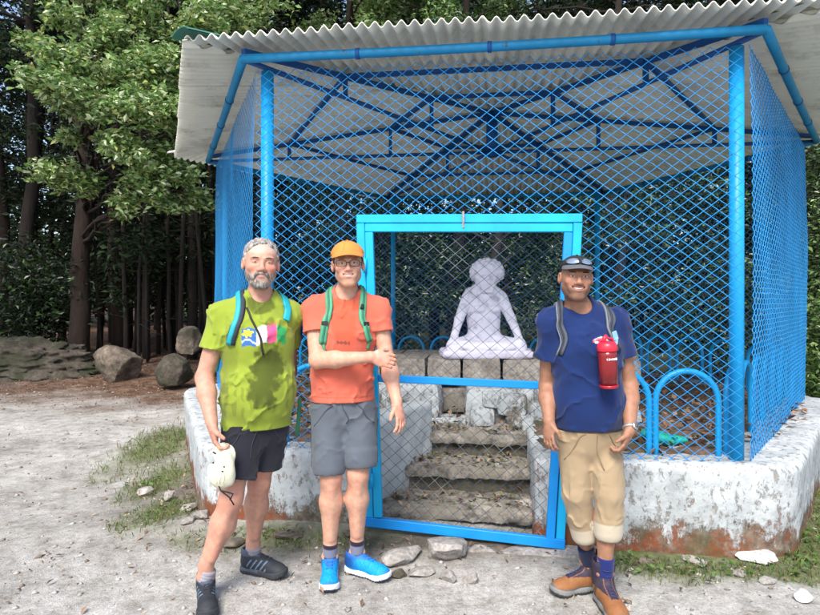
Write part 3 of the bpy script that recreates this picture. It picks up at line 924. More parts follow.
# low hoop fence standing on the floor just inside the mesh
k_ = 0
def hoop(c, e, wd, ht, side):
    global k_
    pts = []
    r_ = wd / 2
    for s_ in np.linspace(0, 1, 5): pts.append(c - e * r_ + A(0, 0, s_ * (ht - r_)))
    for a_ in np.linspace(180, 0, 13)[1:-1]: pts.append(c + e * r_ * math.cos(R(a_)) + A(0, 0, ht - r_ + r_ * math.sin(R(a_))))
    for s_ in np.linspace(1, 0, 5): pts.append(c + e * r_ + A(0, 0, s_ * (ht - r_)))
    mb = MB(); mb.tube(pts, .019, 10)
    mb.build('hoop', M_hoop, hoops[side], True)
hoops = {}
HN = ['low blue hoop railing along the left part of the shrine front, by the gate', 'low blue hoop railing inside the right side mesh of the shrine',
      'low blue hoop railing inside the right back side of the shrine', 'low blue hoop railing at the very back of the shrine, behind the statue',
      'low blue hoop railing inside the left back side of the shrine', 'low blue hoop railing inside the left side mesh of the shrine']
for i in range(6):
    a = hexc(i, 2.86); c_ = hexc((i + 1) % 6, 2.86); mp_ = (a + c_) / 2
    e = nrm(np.append(c_ - a, 0)); Ls = np.linalg.norm(c_ - a)
    if i == 0:
        for sd2, lb, rng_ in ((0, 'single blue hoop behind the front mesh left of the gate', [0.25]),
                              (1, 'blue hoops behind the front mesh, beside the navy shirt man', [Ls - .63, Ls - .22])):
            m0 = a + (c_ - a) * rng_[0] / Ls
            hoops[(i, sd2)] = empty('hoop_railing', (m0[0], m0[1], .53), lb, 'hoop railing', 'low blue hoop railings inside the shrine')
            for q in rng_:
                p = a + (c_ - a) * q / Ls
                hoop(A(p[0], p[1], .5), e, .37, .56, (i, sd2))
    else:
        hoops[i] = empty('hoop_railing', (mp_[0], mp_[1], .53), HN[i], 'hoop railing', 'low blue hoop railings inside the shrine')
        nh = int(Ls / .41)
        for k2 in range(nh):
            p = a + (c_ - a) * (k2 + .5) / nh
            hoop(A(p[0], p[1], .5), e, .37, .46 if i == 3 else .56, i)
# ------------------------------------------------------------------ vegetation
def leaf_mat(name, rough=.45, transl=.35, var=.2, spec=.5):
    return mat(name, rough=rough, var=var, vs=1.2, bump=0, vc=True, transl=transl, spec=spec)
M_leaf = leaf_mat('broad_leaves', .32, .28, spec=.7)
M_leafd = leaf_mat('dark_leaves', .6, .2, .3, .3)
M_grass = leaf_mat('grass_blades', .6, .3)
M_bark = mat('dark_bark', (.018, .013, .011), .95, .35, 3, .9, 14, .03, stretch=(1, 1, .25), dirt=(.045, .038, .03), dirt_s=5, dirt_t=(.55, .75))  # canopy shade of the forest put into this near-black bark tone
M_barkred = mat('reddish_bark', (.02, .012, .009), .95, .35, 3, 1, 12, .03, stretch=(1, 1, .25), dirt=(.04, .026, .018), dirt_s=5, dirt_t=(.55, .75))
M_twig = mat('grey_twig_bark', (.13, .105, .08), .9, .3, 4, .5, 30, .005)

def leaves(C, N_, size, wid, seed, cols, up=.5, fold=.25, droop=0.):
    """C: (n,3) leaf bases. returns V, Q, colours. each leaf: 2 folded quads sharing the midrib"""
    r = np.random.default_rng(seed)
    n = len(C)
    d = r.normal(size=(n, 3)); d[:, 2] = d[:, 2] * .5 - droop; d = nrm_rows(d)
    nn_ = r.normal(size=(n, 3)) * (1 - up); nn_[:, 2] += up
    nn_ = nn_ - d * (nn_ * d).sum(1, keepdims=True); nn_ = nrm_rows(nn_)
    s = np.cross(d, nn_)
    L_ = size * r.uniform(.6, 1.3, (n, 1)); W_ = wid * L_
    b = C; t_ = C + d * L_ - nn_ * L_ * .12
    m = C + d * L_ * .5
    s1 = m + s * W_ + nn_ * W_ * fold; s2 = m - s * W_ + nn_ * W_ * fold
    V = np.stack([b, s1, t_, s2], 1).reshape(-1, 3)
    k = np.arange(n) * 4
    T = np.concatenate([np.stack([k, k + 1, k + 2], 1), np.stack([k, k + 2, k + 3], 1)])
    cols = np.asarray(cols, float)
    ci = r.integers(0, len(cols), n)
    c = cols[ci] * r.uniform(.7, 1.3, (n, 1))
    return V, T, np.repeat(c, 4, 0)

def branch(p0, p1, r0, r1, seed, wob=.12, n=9):
    r = np.random.default_rng(seed)
    L_ = np.linalg.norm(p1 - p0)
    ts = np.linspace(0, 1, n)
    off = np.cumsum(r.normal(size=(n, 3)), 0) * wob * L_ / n
    off -= ts[:, None] * off[-1]
    return p0 + (p1 - p0) * ts[:, None] + off + A(0, 0, 1) * (np.sin(ts * np.pi) * L_ * .06)[:, None], r0 + (r1 - r0) * ts

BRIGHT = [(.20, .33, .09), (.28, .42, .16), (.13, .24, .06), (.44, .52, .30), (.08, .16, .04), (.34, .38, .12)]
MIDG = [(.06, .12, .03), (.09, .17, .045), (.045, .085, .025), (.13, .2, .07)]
DARKG = [(.012, .026, .010), (.02, .04, .014), (.008, .017, .008), (.03, .05, .02)]  # very low leaf tones carry the shade of the forest

def clustered_tree(name, label, base, top, r0, blobs, nleaf, lsize, cols, bark, seed, group=None, cat='tree', kbranch=True, lm=None, sub=14, wid=.26):
    """blobs: (x,y,z,r)"""
    r = np.random.default_rng(seed)
    t = empty(name, base, label, cat, group)
    mb = MB(); pts, rr = branch(np.array(base, float) - A(0, 0, .2), np.array(top, float), r0, r0 * .35, seed, .08, 14)
    pts[:, 2] = np.linspace(base[2] - .2, top[2], 14)
    mb.tube(pts, rr, 12); mb.build('trunk', bark, t, True)
    Cs = []
    mbb = MB()
    for (x, y, z, rad) in blobs:
        c = A(x, y, z)
        k = np.clip(np.searchsorted(pts[:, 2], z - .5 * rad - .3) , 2, 13)
        s0 = pts[k] if k < 14 else pts[-1]
        bp_, br = branch(s0, c, min(.035, r0 * .3), .007, r.integers(1e6), .13)
        mbb.tube(bp_, br, 6)
        tw = c + nrm_rows(r.normal(size=(sub, 3))) * rad * r.uniform(.35, 1.0, (sub, 1))
        tw[:, 2] = c[2] + (tw[:, 2] - c[2]) * .75
        for q in tw:
            bq, bqr = branch(bp_[-2 - r.integers(0, 3)], q, .009, .003, r.integers(1e6), .25, 6)
            mbb.tube(bq, bqr, 4, cap=False)
            nl = max(3, int(nleaf * (rad ** 2) / sub / sum(b[3] ** 2 for b in blobs)))
            # leaves strung along the twig's outer half and round its tip
            a_ = r.uniform(.35, 1.05, nl)
            idx = np.clip(a_ * 5, 0, 4.99); lo_ = idx.astype(int); f = (idx - lo_)[:, None]
            base_ = bq[lo_] * (1 - f) + bq[np.minimum(lo_ + 1, 5)] * f
            Cs.append(base_ + r.normal(size=(nl, 3)) * rad * .13)
    mbb.build('branches', bark if bark is not M_leaf else M_twig, t, True, kind='stuff')
    C = np.concatenate(Cs)
    V, T, c = leaves(C, None, lsize, wid, seed + 1, cols, .55)
    link('crown', V, [T], lm or M_leaf, t, False, c)
    return t

# bright broadleaf tree reaching in from the left
bl = []
for (px, py, d_, r_) in [(60, 60, 9, .5), (110, 35, 9.2, .55), (160, 60, 9, .5), (205, 25, 9.4, .5), (88, 100, 8.6, .5), (140, 105, 8.6, .5), (182, 118, 8.8, .45),
                         (48, 88, 8.4, .38), (30, 78, 8.2, .25), (208, 78, 9.2, .4), (118, 142, 8.8, .4), (152, 158, 9, .42), (60, 178, 9.4, .34), (88, 188, 9.6, .33), (36, 172, 9.2, .22),
                         (150, 188, 9.2, .36), (185, 172, 9.4, .38), (205, 200, 9.8, .3), (178, 208, 9.6, .28), (130, 205, 9.2, .24), (235, 15, 9.8, .45), (62, 12, 9.4, .42), (150, 5, 9.6, .5),
                         (100, -20, 9.6, .6), (180, -30, 9.8, .6), (30, 40, 9.2, .3), (225, 50, 9.9, .3), (118, 78, 8.9, .45), (165, 92, 9.2, .42), (70, 135, 9.3, .22), (270, 8, 10.4, .4), (128, 215, 10, .18),
                         (205, 125, 9.9, .35), (200, 155, 10, .35)]:
    p = P(px, py, d_); bl.append((p[0], p[1], p[2], r_))
zg = float(gz(-6.9, 12.6))
tb = P(78, 300, 12.6)
clustered_tree('broadleaf_tree', 'large broadleaf tree with bright sunlit green leaves hanging left of the shrine roof', (tb[0], 12.6, zg), (tb[0] + .3, 12.2, 8.6), .21, bl, 36000, .10, BRIGHT, M_barkred, 11, sub=18)

# trees rising behind the roof
def blobs_box(n, x0, x1, y0, y1, z0, z1, r0, r1, seed):
    r = np.random.default_rng(seed)
    return [(r.uniform(x0, x1), r.uniform(y0, y1), r.uniform(z0, z1), r.uniform(r0, r1)) for _ in range(n)]
def back_tree(lab, x, y, seed, cols, zlo, zhi, w_, nleaf=14000, name='broadleaf_tree', nb=26, ls=.1):
    clustered_tree(name, lab, (x, y, float(gz(x, y))), (x + .3, y, zhi - .6), .17, blobs_box(nb, x - w_, x + w_, y - 1.2, y + 1.2, zlo, zhi, .5, .8, seed), nleaf, ls, cols, M_bark, seed, lm=M_leaf, sub=12)
back_tree('leafy green tree rising just above the left end of the front roof edge', -1.6, 13.2, 21, BRIGHT, 5.6, 9.4, 2.2, 16000)
back_tree('leafy green tree above the middle of the front roof edge', 1.0, 13.6, 22, MIDG + BRIGHT[:2], 6.0, 9.6, 2.0, 14000)
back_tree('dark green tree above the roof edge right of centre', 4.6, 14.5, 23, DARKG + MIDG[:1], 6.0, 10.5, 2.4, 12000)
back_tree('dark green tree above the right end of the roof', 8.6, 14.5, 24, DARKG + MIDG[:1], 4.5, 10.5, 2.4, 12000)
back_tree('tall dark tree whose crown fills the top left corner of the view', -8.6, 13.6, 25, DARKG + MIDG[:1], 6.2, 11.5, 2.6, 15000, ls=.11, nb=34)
back_tree('tall dark tree added to shade the woods between the boulders and the shrine', -4.8, 14.6, 26, DARKG + MIDG[:1], 6.4, 11.5, 2.4, 14000, ls=.11, nb=32)  # extra canopy tree, added to keep sun off the forest edge
# foliage seen through the mesh at the right and beyond the right end
back_tree('mid green bushy tree seen through the right part of the front mesh', 4.1, 12.4, 31, MIDG + DARKG, 1.5, 4.6, 1.7, 13000, ls=.09)
back_tree('low leafy tree behind the statue and the gate', 1.6, 12.9, 32, DARKG + MIDG[:2], 1.2, 4.2, 1.5, 10000, ls=.085)
back_tree('leafy tree seen through the mesh of the right side', 7.3, 12.2, 33, MIDG + DARKG, .8, 5.2, 1.8, 14000, ls=.09)
back_tree('small leafy tree beyond the left end of the gate top', -.9, 13.0, 34, DARKG + MIDG[:2], 1.8, 4.6, 1.5, 9000, ls=.085)
back_tree('dense bush tree standing just beyond the right corner of the shrine', 7.0, 9.0, 35, MIDG + DARKG, .5, 5.0, 1.3, 12000, ls=.08)

# dark forest: tall slender trees, three models copied
def conifer(kind, seed):
    r = np.random.default_rng(seed)
    t = empty('forest_tree', (0, 0, 0))
    H_ = 15.
    mb = MB(); pts, rr = branch(A(0, 0, -.3), A(r.normal() * .3, r.normal() * .3, H_), [.10, .15, .08][kind], .03, seed, .04, 14)
    mb.tube(pts, rr, 9)
    mb.build('trunk', M_bark if kind != 1 else M_barkred, t, True)
    mbb = MB(); Cs = []
    for i in range(58):
        z = r.uniform([2.2, 3.5, 1.4][kind], H_)
        L_ = r.uniform(.7, 2.1) * (1.1 - .5 * z / H_)
        a_ = r.uniform(0, 2 * np.pi)
        k = np.clip(np.searchsorted(pts[:, 2], z), 1, 13)
        s0 = pts[k - 1] + (pts[k] - pts[k - 1]) * ((z - pts[k - 1, 2]) / (pts[k, 2] - pts[k - 1, 2]))
        e = s0 + A(math.cos(a_) * L_, math.sin(a_) * L_, r.uniform(-.5, .25))
        bq, bqr = branch(s0, e, .02, .005, r.integers(1e6), .15, 6)
        mbb.tube(bq, bqr, 4, cap=False)
        nl = int(75 * L_)
        a2 = r.uniform(.2, 1.05, nl); idx = np.clip(a2 * 5, 0, 4.99); lo_ = idx.astype(int); f = (idx - lo_)[:, None]
        Cs.append(bq[lo_] * (1 - f) + bq[np.minimum(lo_ + 1, 5)] * f + r.normal(size=(nl, 3)) * .16)
    # dead lower twigs
    for i in range(16):
        z = r.uniform(.6, 4.5); a_ = r.uniform(0, 6.28); k = np.clip(np.searchsorted(pts[:, 2], z), 1, 13)
        s0 = pts[k] * 1.0; s0[2] = z
        bq, bqr = branch(s0, s0 + A(math.cos(a_), math.sin(a_), r.uniform(-.3, .4)) * r.uniform(.4, 1.1), .012, .003, r.integers(1e6), .2, 6)
        mbb.tube(bq, bqr, 4, cap=False)
    mbb.build('branches', M_bark, t, True, kind='stuff')
    C = np.concatenate(Cs)
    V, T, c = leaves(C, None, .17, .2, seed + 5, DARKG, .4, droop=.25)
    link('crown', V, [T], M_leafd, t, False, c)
    return t
def copy_tree(o, loc, rz, s=1.0, label=None):
    c = o.copy(); col.objects.link(c); c.location = loc; c.rotation_euler = (0, 0, rz); c.scale = (s, s, s)
    if label: c['label'] = label
    for ch in o.children:
        q = ch.copy(); col.objects.link(q); q.parent = c
    return c
FL = ['slender dark forest tree with bare lower trunk in the shaded woods behind the shrine',
      'thicker reddish brown forest trunk in the shaded woods behind the shrine',
      'thin dark forest tree with low drooping branches in the shaded woods behind the shrine']
cons = [conifer(k, 100 + k) for k in range(3)]
r = np.random.default_rng(5)
spots = []
for px, y_ in [(8, 14), (35, 15.5), (52, 17), (98, 15), (112, 13.6), (128, 16), (141, 14.2), (152, 13.2), (165, 15), (176, 14), (190, 16), (200, 13.4), (222, 15.4), (246, 14.6), (280, 15.5),
               (320, 15), (352, 16.6), (400, 15.5), (436, 16.2), (470, 17), (515, 15.8), (548, 16.6), (585, 15.5), (622, 16.5), (660, 17), (705, 15.8), (750, 16.4), (790, 15.7), (812, 14.5), (830, 16)]:
    spots.append(((px - 410) / 615 * y_ + r.normal() * .1, y_))
n_front = len(spots)
for k in range(62):
    y_ = r.uniform(18, 30); spots.append((r.uniform(-.8, .8) * y_, y_))
for k, (x, y_) in enumerate([(-9.5, 8), (-10.5, 11), (-12, 14), (9.5, 9), (10.5, 12), (12.5, 15), (9.2, 6.2), (-10.2, 5.0), (-13, 18), (14, 18)]):
    spots.append((x, y_))
for i, (x, y_) in enumerate(spots):
    k = int(r.integers(0, 3)); s = r.uniform(.8, 1.15)
    z = float(gz(x, y_)) - .05
    copy_tree(cons[k], (x, y_, z), r.uniform(0, 6.28), s, FL[k])
    col.objects[-1] if False else None
UL = ['dark trunk at the left edge of the view above the mossy bank', 'slim dark trunk above the left end of the mossy bank', 'thin dark trunk just left of the big leaning leafy tree',
      'dark trunk just right of the leafy tree trunk, above the low boulder', 'slim dark trunk right above the squat brown boulder', 'narrow dark trunk between the two groups of boulders',
      'dark trunk rising behind the gap right of the squat boulder', 'near dark trunk rooted just left of the leaning dark boulder', 'dark trunk directly behind the leaning dark boulder',
      'dark trunk behind the upright rounded boulder', 'slim trunk beside the left mesh of the shrine, right of the boulders', 'near dark trunk touching the left edge of the shrine in view']
n_l = 0
for o in [q for q in col.objects if q.get('label') in FL and q.name.startswith('forest_tree')]:
    if o in cons: continue
    if n_l < len(UL): o['label'] = UL[n_l]; o['category'] = 'tree'; o['group'] = 'trees of the dark forest'; n_l += 1
for k, o in enumerate(cons):
    x, y_ = [(-7.6, 16.5), (-3.4, 16.8), (2.2, 18)][k]
    o.location = (x, y_, float(gz(x, y_)) - .05); o['label'] = FL[k]; o['category'] = 'tree'
for o in list(col.objects):
    if o.get('label') in FL:
        k = FL.index(o['label'])
        o['category'] = 'tree'; o['group'] = ['slender trees of the dark forest', 'reddish trunks of the dark forest', 'low branched trees of the dark forest'][k]

# thin bare stems standing close together left of the shrine
SL = ['thin bare black stem %s' % q for q in ('just left of the shrine side mesh', 'behind the gap between the boulders', 'above the squat boulder, nearest to the leafy tree trunk', 'behind the right edge of the squat boulder',
      'rising straight behind the upright boulder', 'leaning slightly behind the leaning dark boulder', 'midway between the leafy tree trunk and the shrine', 'second to the left of the shrine side mesh')]
r = np.random.default_rng(15)
stem_px = [(206, 12.8), (150, 12.7), (102, 13.0), (140, 12.5), (181, 12.6), (170, 12.9), (126, 12.8), (196, 13.3), (112, 13.9), (134, 13.6), (158, 13.8), (188, 14.2), (212, 14.0), (120, 14.6), (146, 14.9), (174, 14.5), (202, 15.0), (166, 15.4)]
for k, (px, y_) in enumerate(stem_px):
    x = (px - 410) / 615 * y_; z0 = float(gz(x, y_))
    t_ = empty('thin_tree', (x, y_, z0), SL[k] if k < len(SL) else 'thin bare black stem deep in the woods left of the shrine', 'tree', 'thin bare stems left of the shrine')
    mb = MB(); pts, rr = branch(A(x, y_, z0 - .1), A(x + r.normal() * .35, y_ + r.normal() * .2, z0 + 9), r.uniform(.03, .06), .02, 500 + k, .05, 12); mb.tube(pts, rr, 7); mb.build('trunk', M_bark, t_, True)
    mb = MB()
    for q in range(14):
        j = r.integers(1, 10); a_ = r.uniform(0, 6.28); s0 = pts[j]
        bq, bqr = branch(s0, s0 + A(math.cos(a_), math.sin(a_) * .5, r.uniform(-.3, .5)) * r.uniform(.3, .9), .009, .002, r.integers(1e6), .2, 5); mb.tube(bq, bqr, 4, cap=False)
    mb.build('twigs', M_bark, t_, True, kind='stuff')

# one mass of far-off woodland foliage
r = np.random.default_rng(77)
Cs = []
for k in range(900):
    y_ = r.uniform(29, 38); x = r.uniform(-1.0, 1.0) * y_; z = r.uniform(.2, 17) if k % 3 else r.uniform(.2, 4)
    Cs.append(A(x, y_, z + 1) + r.normal(size=(70, 3)) * A(1.3, .9, .9))
C = np.concatenate(Cs)
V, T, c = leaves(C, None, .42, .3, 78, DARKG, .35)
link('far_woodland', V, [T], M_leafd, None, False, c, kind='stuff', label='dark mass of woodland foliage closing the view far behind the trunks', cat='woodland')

# understory bushes
def bush(lab, x, y, w_, h_, seed, cols, n=2600, ls=.09, lm=None, group=None):
    r = np.random.default_rng(seed)
    z0 = float(gz(x, y))
    t = empty('bush', (x, y, z0), lab, 'bush', group)
    mb = MB(); Cs = []
    for k in range(16):
        a_ = r.uniform(0, 6.28); e = A(x + math.cos(a_) * w_ * r.uniform(.2, 1), y + math.sin(a_) * w_ * .7 * r.uniform(.2, 1), z0 + h_ * r.uniform(.35, 1))
        bq, bqr = branch(A(x, y, z0 - .05), e, .012, .004, r.integers(1e6), .2, 6); mb.tube(bq, bqr, 4, cap=False)
        nl = n // 16; a2 = r.uniform(.3, 1.05, nl); idx = np.clip(a2 * 5, 0, 4.99); lo_ = idx.astype(int); f = (idx - lo_)[:, None]
        Cs.append(bq[lo_] * (1 - f) + bq[np.minimum(lo_ + 1, 5)] * f + r.normal(size=(nl, 3)) * .11 * w_ / .7)
    mb.build('stems', M_bark, t, True, kind='stuff')
    V, T, c = leaves(np.concatenate(Cs), None, ls, .24, seed + 3, cols, .5)
    link('foliage', V, [T], lm or M_leaf, t, False, c)
bush('dark green shrub in front of the trunks at the left', P(45, 300, 13)[0], 13, 1.3, 2.9, 61, DARKG + MIDG[:1], 5200, .12)
0 and bush('small dark shrub among the trunks left of the boulders', P(92, 300, 13.3)[0], 13.3, .8, 2.7, 62, DARKG + MIDG[:1], 3000, .11)
0 and bush('low shrub at the far left edge above the mossy bank', P(4, 300, 13)[0], 13, 1.2, 1.8, 63, DARKG, 3500, .11)
bush('green shrub beyond the wall at the right edge', 5.4, 8.0, .8, 2.1, 64, MIDG + BRIGHT[:3], 4200, .08)
bush('tall green shrub rising beyond the right corner post', 6.3, 8.6, .9, 3.4, 65, MIDG + BRIGHT[:2], 4800, .09)
bush('dark shrub seen through the back mesh left of the statue', -.6, 11.6, 1.2, 2.0, 66, DARKG + MIDG[:1], 3600, .09)
bush('dark shrub seen through the back mesh right of the statue', 3.0, 11.4, 1.3, 2.0, 67, DARKG + MIDG[:1], 3600, .09)
bush('dark shrub behind the right back corner of the shrine', 5.5, 11.0, 1.3, 2.6, 68, DARKG + MIDG[:2], 4200, .09)
0 and bush('dark shrub behind the left back corner of the shrine', -3.2, 11.8, 1.2, 1.7, 69, DARKG, 3600, .09)

# ------------------------------------------------------------------ rocks and banks
def rock(name, lab, c, size, seed, m, cat='rock', rz=0., amp=.12, sub=5, flat=0., group=None, par=None, ang=1.):
    r = np.random.default_rng(seed)
    import bmesh
    bm = bmesh.new(); bmesh.ops.create_icosphere(bm, subdivisions=sub, radius=1)
    V = np.array([v.co[:] for v in bm.verts]); T = np.array([[v.index for v in f.verts] for f in bm.faces]); bm.free()
    # facets: clip by random planes
    for k in range(17):
        n_ = nrm(r.normal(size=3)); dd = r.uniform(.50, .84)
        s = V @ n_ - dd
        V = V - np.outer(np.maximum(s, 0), n_) * ang
    V = V + nrm_rows(V) * (amp * .5 * fbm(V[:, 0] * 2.2 + seed, V[:, 1] * 2.2, V[:, 2] * 2.2, seed) + amp * .25 * fbm(V[:, 0] * 8, V[:, 1] * 8 + seed, V[:, 2] * 8, seed))[:, None]
    V = V * np.array(size) / 2
    ca, sa = math.cos(rz), math.sin(rz)
    V = np.stack([V[:, 0] * ca - V[:, 1] * sa, V[:, 0] * sa + V[:, 1] * ca, V[:, 2]], 1) + np.array(c)
    if par: return link(name, V, [T], m, par, True)
    return link(name, V, [T], m, None, True, label=lab, cat=cat, group=group)
p = P(40, 352, 11.3)
rock('rock_bank', 'long low mossy rock bank at the left under the dark trees', (p[0] - .7, 11.5, .36), (3.9, 1.9, 1.15), 3, M_mossrock, 'rock', .12, .5, 6)
rock('boulder', 'squat brown boulder with a flat pale top at the forest edge', (P(120, 0, 11)[0], 11, .36), (.98, .8, .78), 12, M_boulder, 'rock', .3, .1, 5)
rock('boulder', 'upright rounded boulder near the left side of the shrine', (P(187, 0, 10.6)[0], 10.8, .72), (.62, .6, .66), 17, M_boulder, 'rock', .8, .14, 5)
rock('boulder', 'lower dark boulder leaning against the upright rounded one', (P(183, 0, 10.6)[0], 10.3, .27), (.66, .55, .68), 25, M_mossrock, 'rock', .2, .14, 5)
# stones at the foot of the wall and gate
def stone(lab, px, py, wpx, hpx, seed, m=None, dep=None, g=None):
    d_ = 615 * 1.5 / (py + hpx / 2 - 300)
    w_ = wpx / 615 * d_; h_ = max(.03, hpx / 615 * d_ * .9)
    p = P(px, py, d_)
    z = float(gz(p[0], d_))
    rock('stone', lab, (p[0], d_ + .03, z + h_ * .3), (w_, dep or w_ * .8, h_), seed, m or M_stone, 'stone', seed * .7, .12, 4, group=g)
stone('big pale slab stone leaning on the threshold under the gate', 446, 547, 62, 26, 41)
stone('rounded grey stone lying left of the slab under the gate', 402, 553, 52, 20, 42, M_stone)
stone('small brown stone just below the pale slab', 447, 575, 26, 13, 43)
stone('small round stone right of the small brown stone below the gate', 473, 577, 22, 15, 44)
stone('flat dull stone below the left grey stone near the blue shoes', 420, 572, 32, 11, 45, M_stone)
stone('low grey stone beside the right blue shoe', 400, 574, 20, 11, 46, M_boulder)
stone('white flat stone lying in the grass before the right wall', 757, 553, 52, 14, 47, M_white_stone, .26)
stone('thin pale stone at the wall foot left of the white flat stone', 697, 562, 36, 8, 48, M_stone)
stone('slim grey stone half hidden in grass right of the boots', 741, 576, 18, 9, 49)
stone('grey angular stone in grass below the white flat stone', 771, 583, 20, 10, 50)
stone('pale stone at the lower right corner of the path edge', 808, 598, 26, 14, 51, M_white_stone)
stone('grey block stone in the grass left of the curved wall', 168, 491, 20, 15, 52)
stone('grey round stone at the left wall foot, next to the grey block stone', 187, 510, 22, 10, 53)
stone('pale stone behind the calf of the man in green', 200, 523, 22, 12, 54)
stone('flat grey stone on the path edge left of the curved wall', 146, 484, 20, 14, 55)
stone('small stone between the green shirt man and the wall', 186, 528, 20, 8, 56)
stone('long dirty stone on the ground between the green shirt man\'s feet', 232, 547, 30, 10, 57, M_boulder)
stone('dark root-like stone ledge behind the black shoe', 290, 541, 40, 9, 58, M_boulder)
stone('small stone at the wall base just left of the gate', 352, 541, 24, 9, 59, M_boulder)
stone('brown stone by the wall right of the tan boots', 648, 562, 22, 8, 60, M_boulder)

# ------------------------------------------------------------------ ground scatter
r = np.random.default_rng(9)
def scatter(n, x0, x1, y0, y1, w_):
    """rejection: keep probability w_(x,y); density falls with distance"""
    y = y0 + (y1 - y0) * r.random(n) ** 1.4; x = r.uniform(-1, 1, n) * np.minimum(np.maximum(abs(x0), abs(x1)), .85 * y + .4)
    keep = r.random(n) < w_(x, y)
    return x[keep], y[keep]
def inside_base(x, y):
    d_ = np.full(np.shape(x), -1e9)
    for i in range(6):
        a = hexc(i, 3.2); c_ = hexc((i + 1) % 6, 3.2); e = (c_ - a) / np.linalg.norm(c_ - a); nn_ = A(e[1], -e[0])
        if nn_ @ ((a + c_) / 2 - CEN) < 0: nn_ = -nn_
        d_ = np.maximum(d_, (x - CEN[0]) * nn_[0] + (y - CEN[1]) * nn_[1] - 3.2 * math.cos(math.pi / 6))
    return d_ < .02
# pebbles and grit
x, y = scatter(17000, -9, 9, 2.0, 11, lambda x, y: np.where(inside_base(x, y), 0, .55 + .45 * fbm(x * 2, y * 2, 0 * x, 3.)))
s = .0035 + .012 * r.random(len(x)) ** 6 * 2 + .0015 * y * .3
o8 = np.array([[1, 0, 0], [0, 1, 0], [-1, 0, 0], [0, -1, 0], [0, 0, .7], [0, 0, -.5]], float)
an = r.uniform(0, 6.28, len(x)); ca, sa = np.cos(an), np.sin(an)
jit = r.uniform(.6, 1.3, (len(x), 6, 1))
q = o8[None] * jit
q = np.stack([q[..., 0] * ca[:, None] - q[..., 1] * sa[:, None] * .7, q[..., 0] * sa[:, None] + q[..., 1] * ca[:, None] * .7, q[..., 2] * .7], -1)
V = (q * s[:, None, None] + np.stack([x, y, gz(x, y) + .002], -1)[:, None]).reshape(-1, 3)
f8 = np.array([[0, 1, 4], [1, 2, 4], [2, 3, 4], [3, 0, 4], [1, 0, 5], [2, 1, 5], [3, 2, 5], [0, 3, 5]])
T = (f8[None] + (np.arange(len(x)) * 6)[:, None, None]).reshape(-1, 3)
pc = np.array([(.34, .32, .30), (.24, .22, .20), (.40, .39, .37), (.2, .15, .11), (.4, .35, .31)])[r.integers(0, 5, len(x))]
M_vc = mat('pebble_mix', rough=.9, var=.15, vs=30, bump=0, vc=True)
link('pebbles', V, [T], M_vc, None, True, np.repeat(pc, 6, 0), kind='stuff', label='fine grit and pebbles strewn over the pale path', cat='gravel')
# dead leaves and needles
def wl(x, y):
    l_, g_, d_ = zones(x, y)
    return np.where(inside_base(x, y), 0, np.clip(.02 + .9 * l_ + .25 * d_ + .1 * g_, 0, 1))
x, y = scatter(42000, -11, 11, 2.2, 14, wl)
C = np.stack([x, y, gz(x, y) + .008 + .02 * r.random(len(x))], -1)
V, T, c = leaves(C, None, .042, .2, 91, [(.17, .10, .06), (.10, .06, .04), (.25, .17, .11), (.06, .04, .03), (.30, .24, .18)], .85)
link('fallen_leaves', V, [T], M_vc, None, False, c, kind='stuff', label='brown fallen leaves and needles on the forest floor and path edge', cat='fallen leaves')
# leaves inside the shrine
n = 4200
an = r.uniform(0, 6.28, n); rd = 2.75 * np.sqrt(r.random(n)); x = CEN[0] + rd * np.cos(an); y = CEN[1] + rd * np.sin(an)
k = ~((x > -.3) & (x < .95) & (y < 4.9))
x, y = x[k], y[k]
V, T, c = leaves(np.stack([x, y, .57 + .03 * r.random(len(x))], -1), None, .07, .28, 92, [(.17, .08, .04), (.22, .12, .07), (.09, .05, .035), (.28, .19, .13)], .8)
link('litter_on_floor', V, [T], M_vc, pav, False, c, kind='stuff')
n = 420
u_ = r.uniform(-.5, .5, n); v_ = r.uniform(.05, 1.15, n); zt_ = np.where(v_ < .40, .165, np.where(v_ < .72, .34, .505))
xx_ = .27 + tx[0] * u_ + ty[0] * v_; yy_ = Yl(.27) + tx[1] * u_ + ty[1] * v_
V, T, c = leaves(np.stack([xx_, yy_, zt_ + .012], -1), None, .05, .25, 94, [(.20, .13, .08), (.10, .06, .04), (.30, .22, .15), (.12, .14, .05)], .85)
link('litter_on_steps', V, [T], M_vc, pav, False, c, kind='stuff')
# grass tufts
x, y = scatter(90000, -9, 9, 2.2, 10, lambda x, y: np.where(inside_base(x, y), 0, np.clip(zones(x, y)[1] * .9, 0, 1)))
n = len(x)
nb = 1
hgt = (.022 + .035 * r.random(n) ** 2) * (1 + .5 * (y > 4.5)); lean = r.normal(size=(n, 2)) * .5
b = np.stack([x, y, gz(x, y)], -1); dr = nrm_rows(np.c_[r.normal(size=(n, 2)), np.zeros(n)]) * .0028
tip = b + np.c_[lean * hgt[:, None], hgt]
midp = b + np.c_[lean * hgt[:, None] * .35, hgt * .6]
V = np.stack([b - dr, b + dr, midp + dr * .8, tip, midp - dr * .8], 1).reshape(-1, 3)
k = np.arange(n) * 5
gc = np.array([(.10, .17, .03), (.15, .22, .05), (.19, .2, .07), (.07, .12, .025), (.24, .21, .11)])[r.integers(0, 5, n)]
link('grass', V, [np.stack([k, k + 1, k + 2, k + 3, k + 4], 1)], M_grass, None, False, np.repeat(gc, 5, 0), kind='stuff', label='short patchy grass at the foot of the shrine wall and path edges', cat='grass')
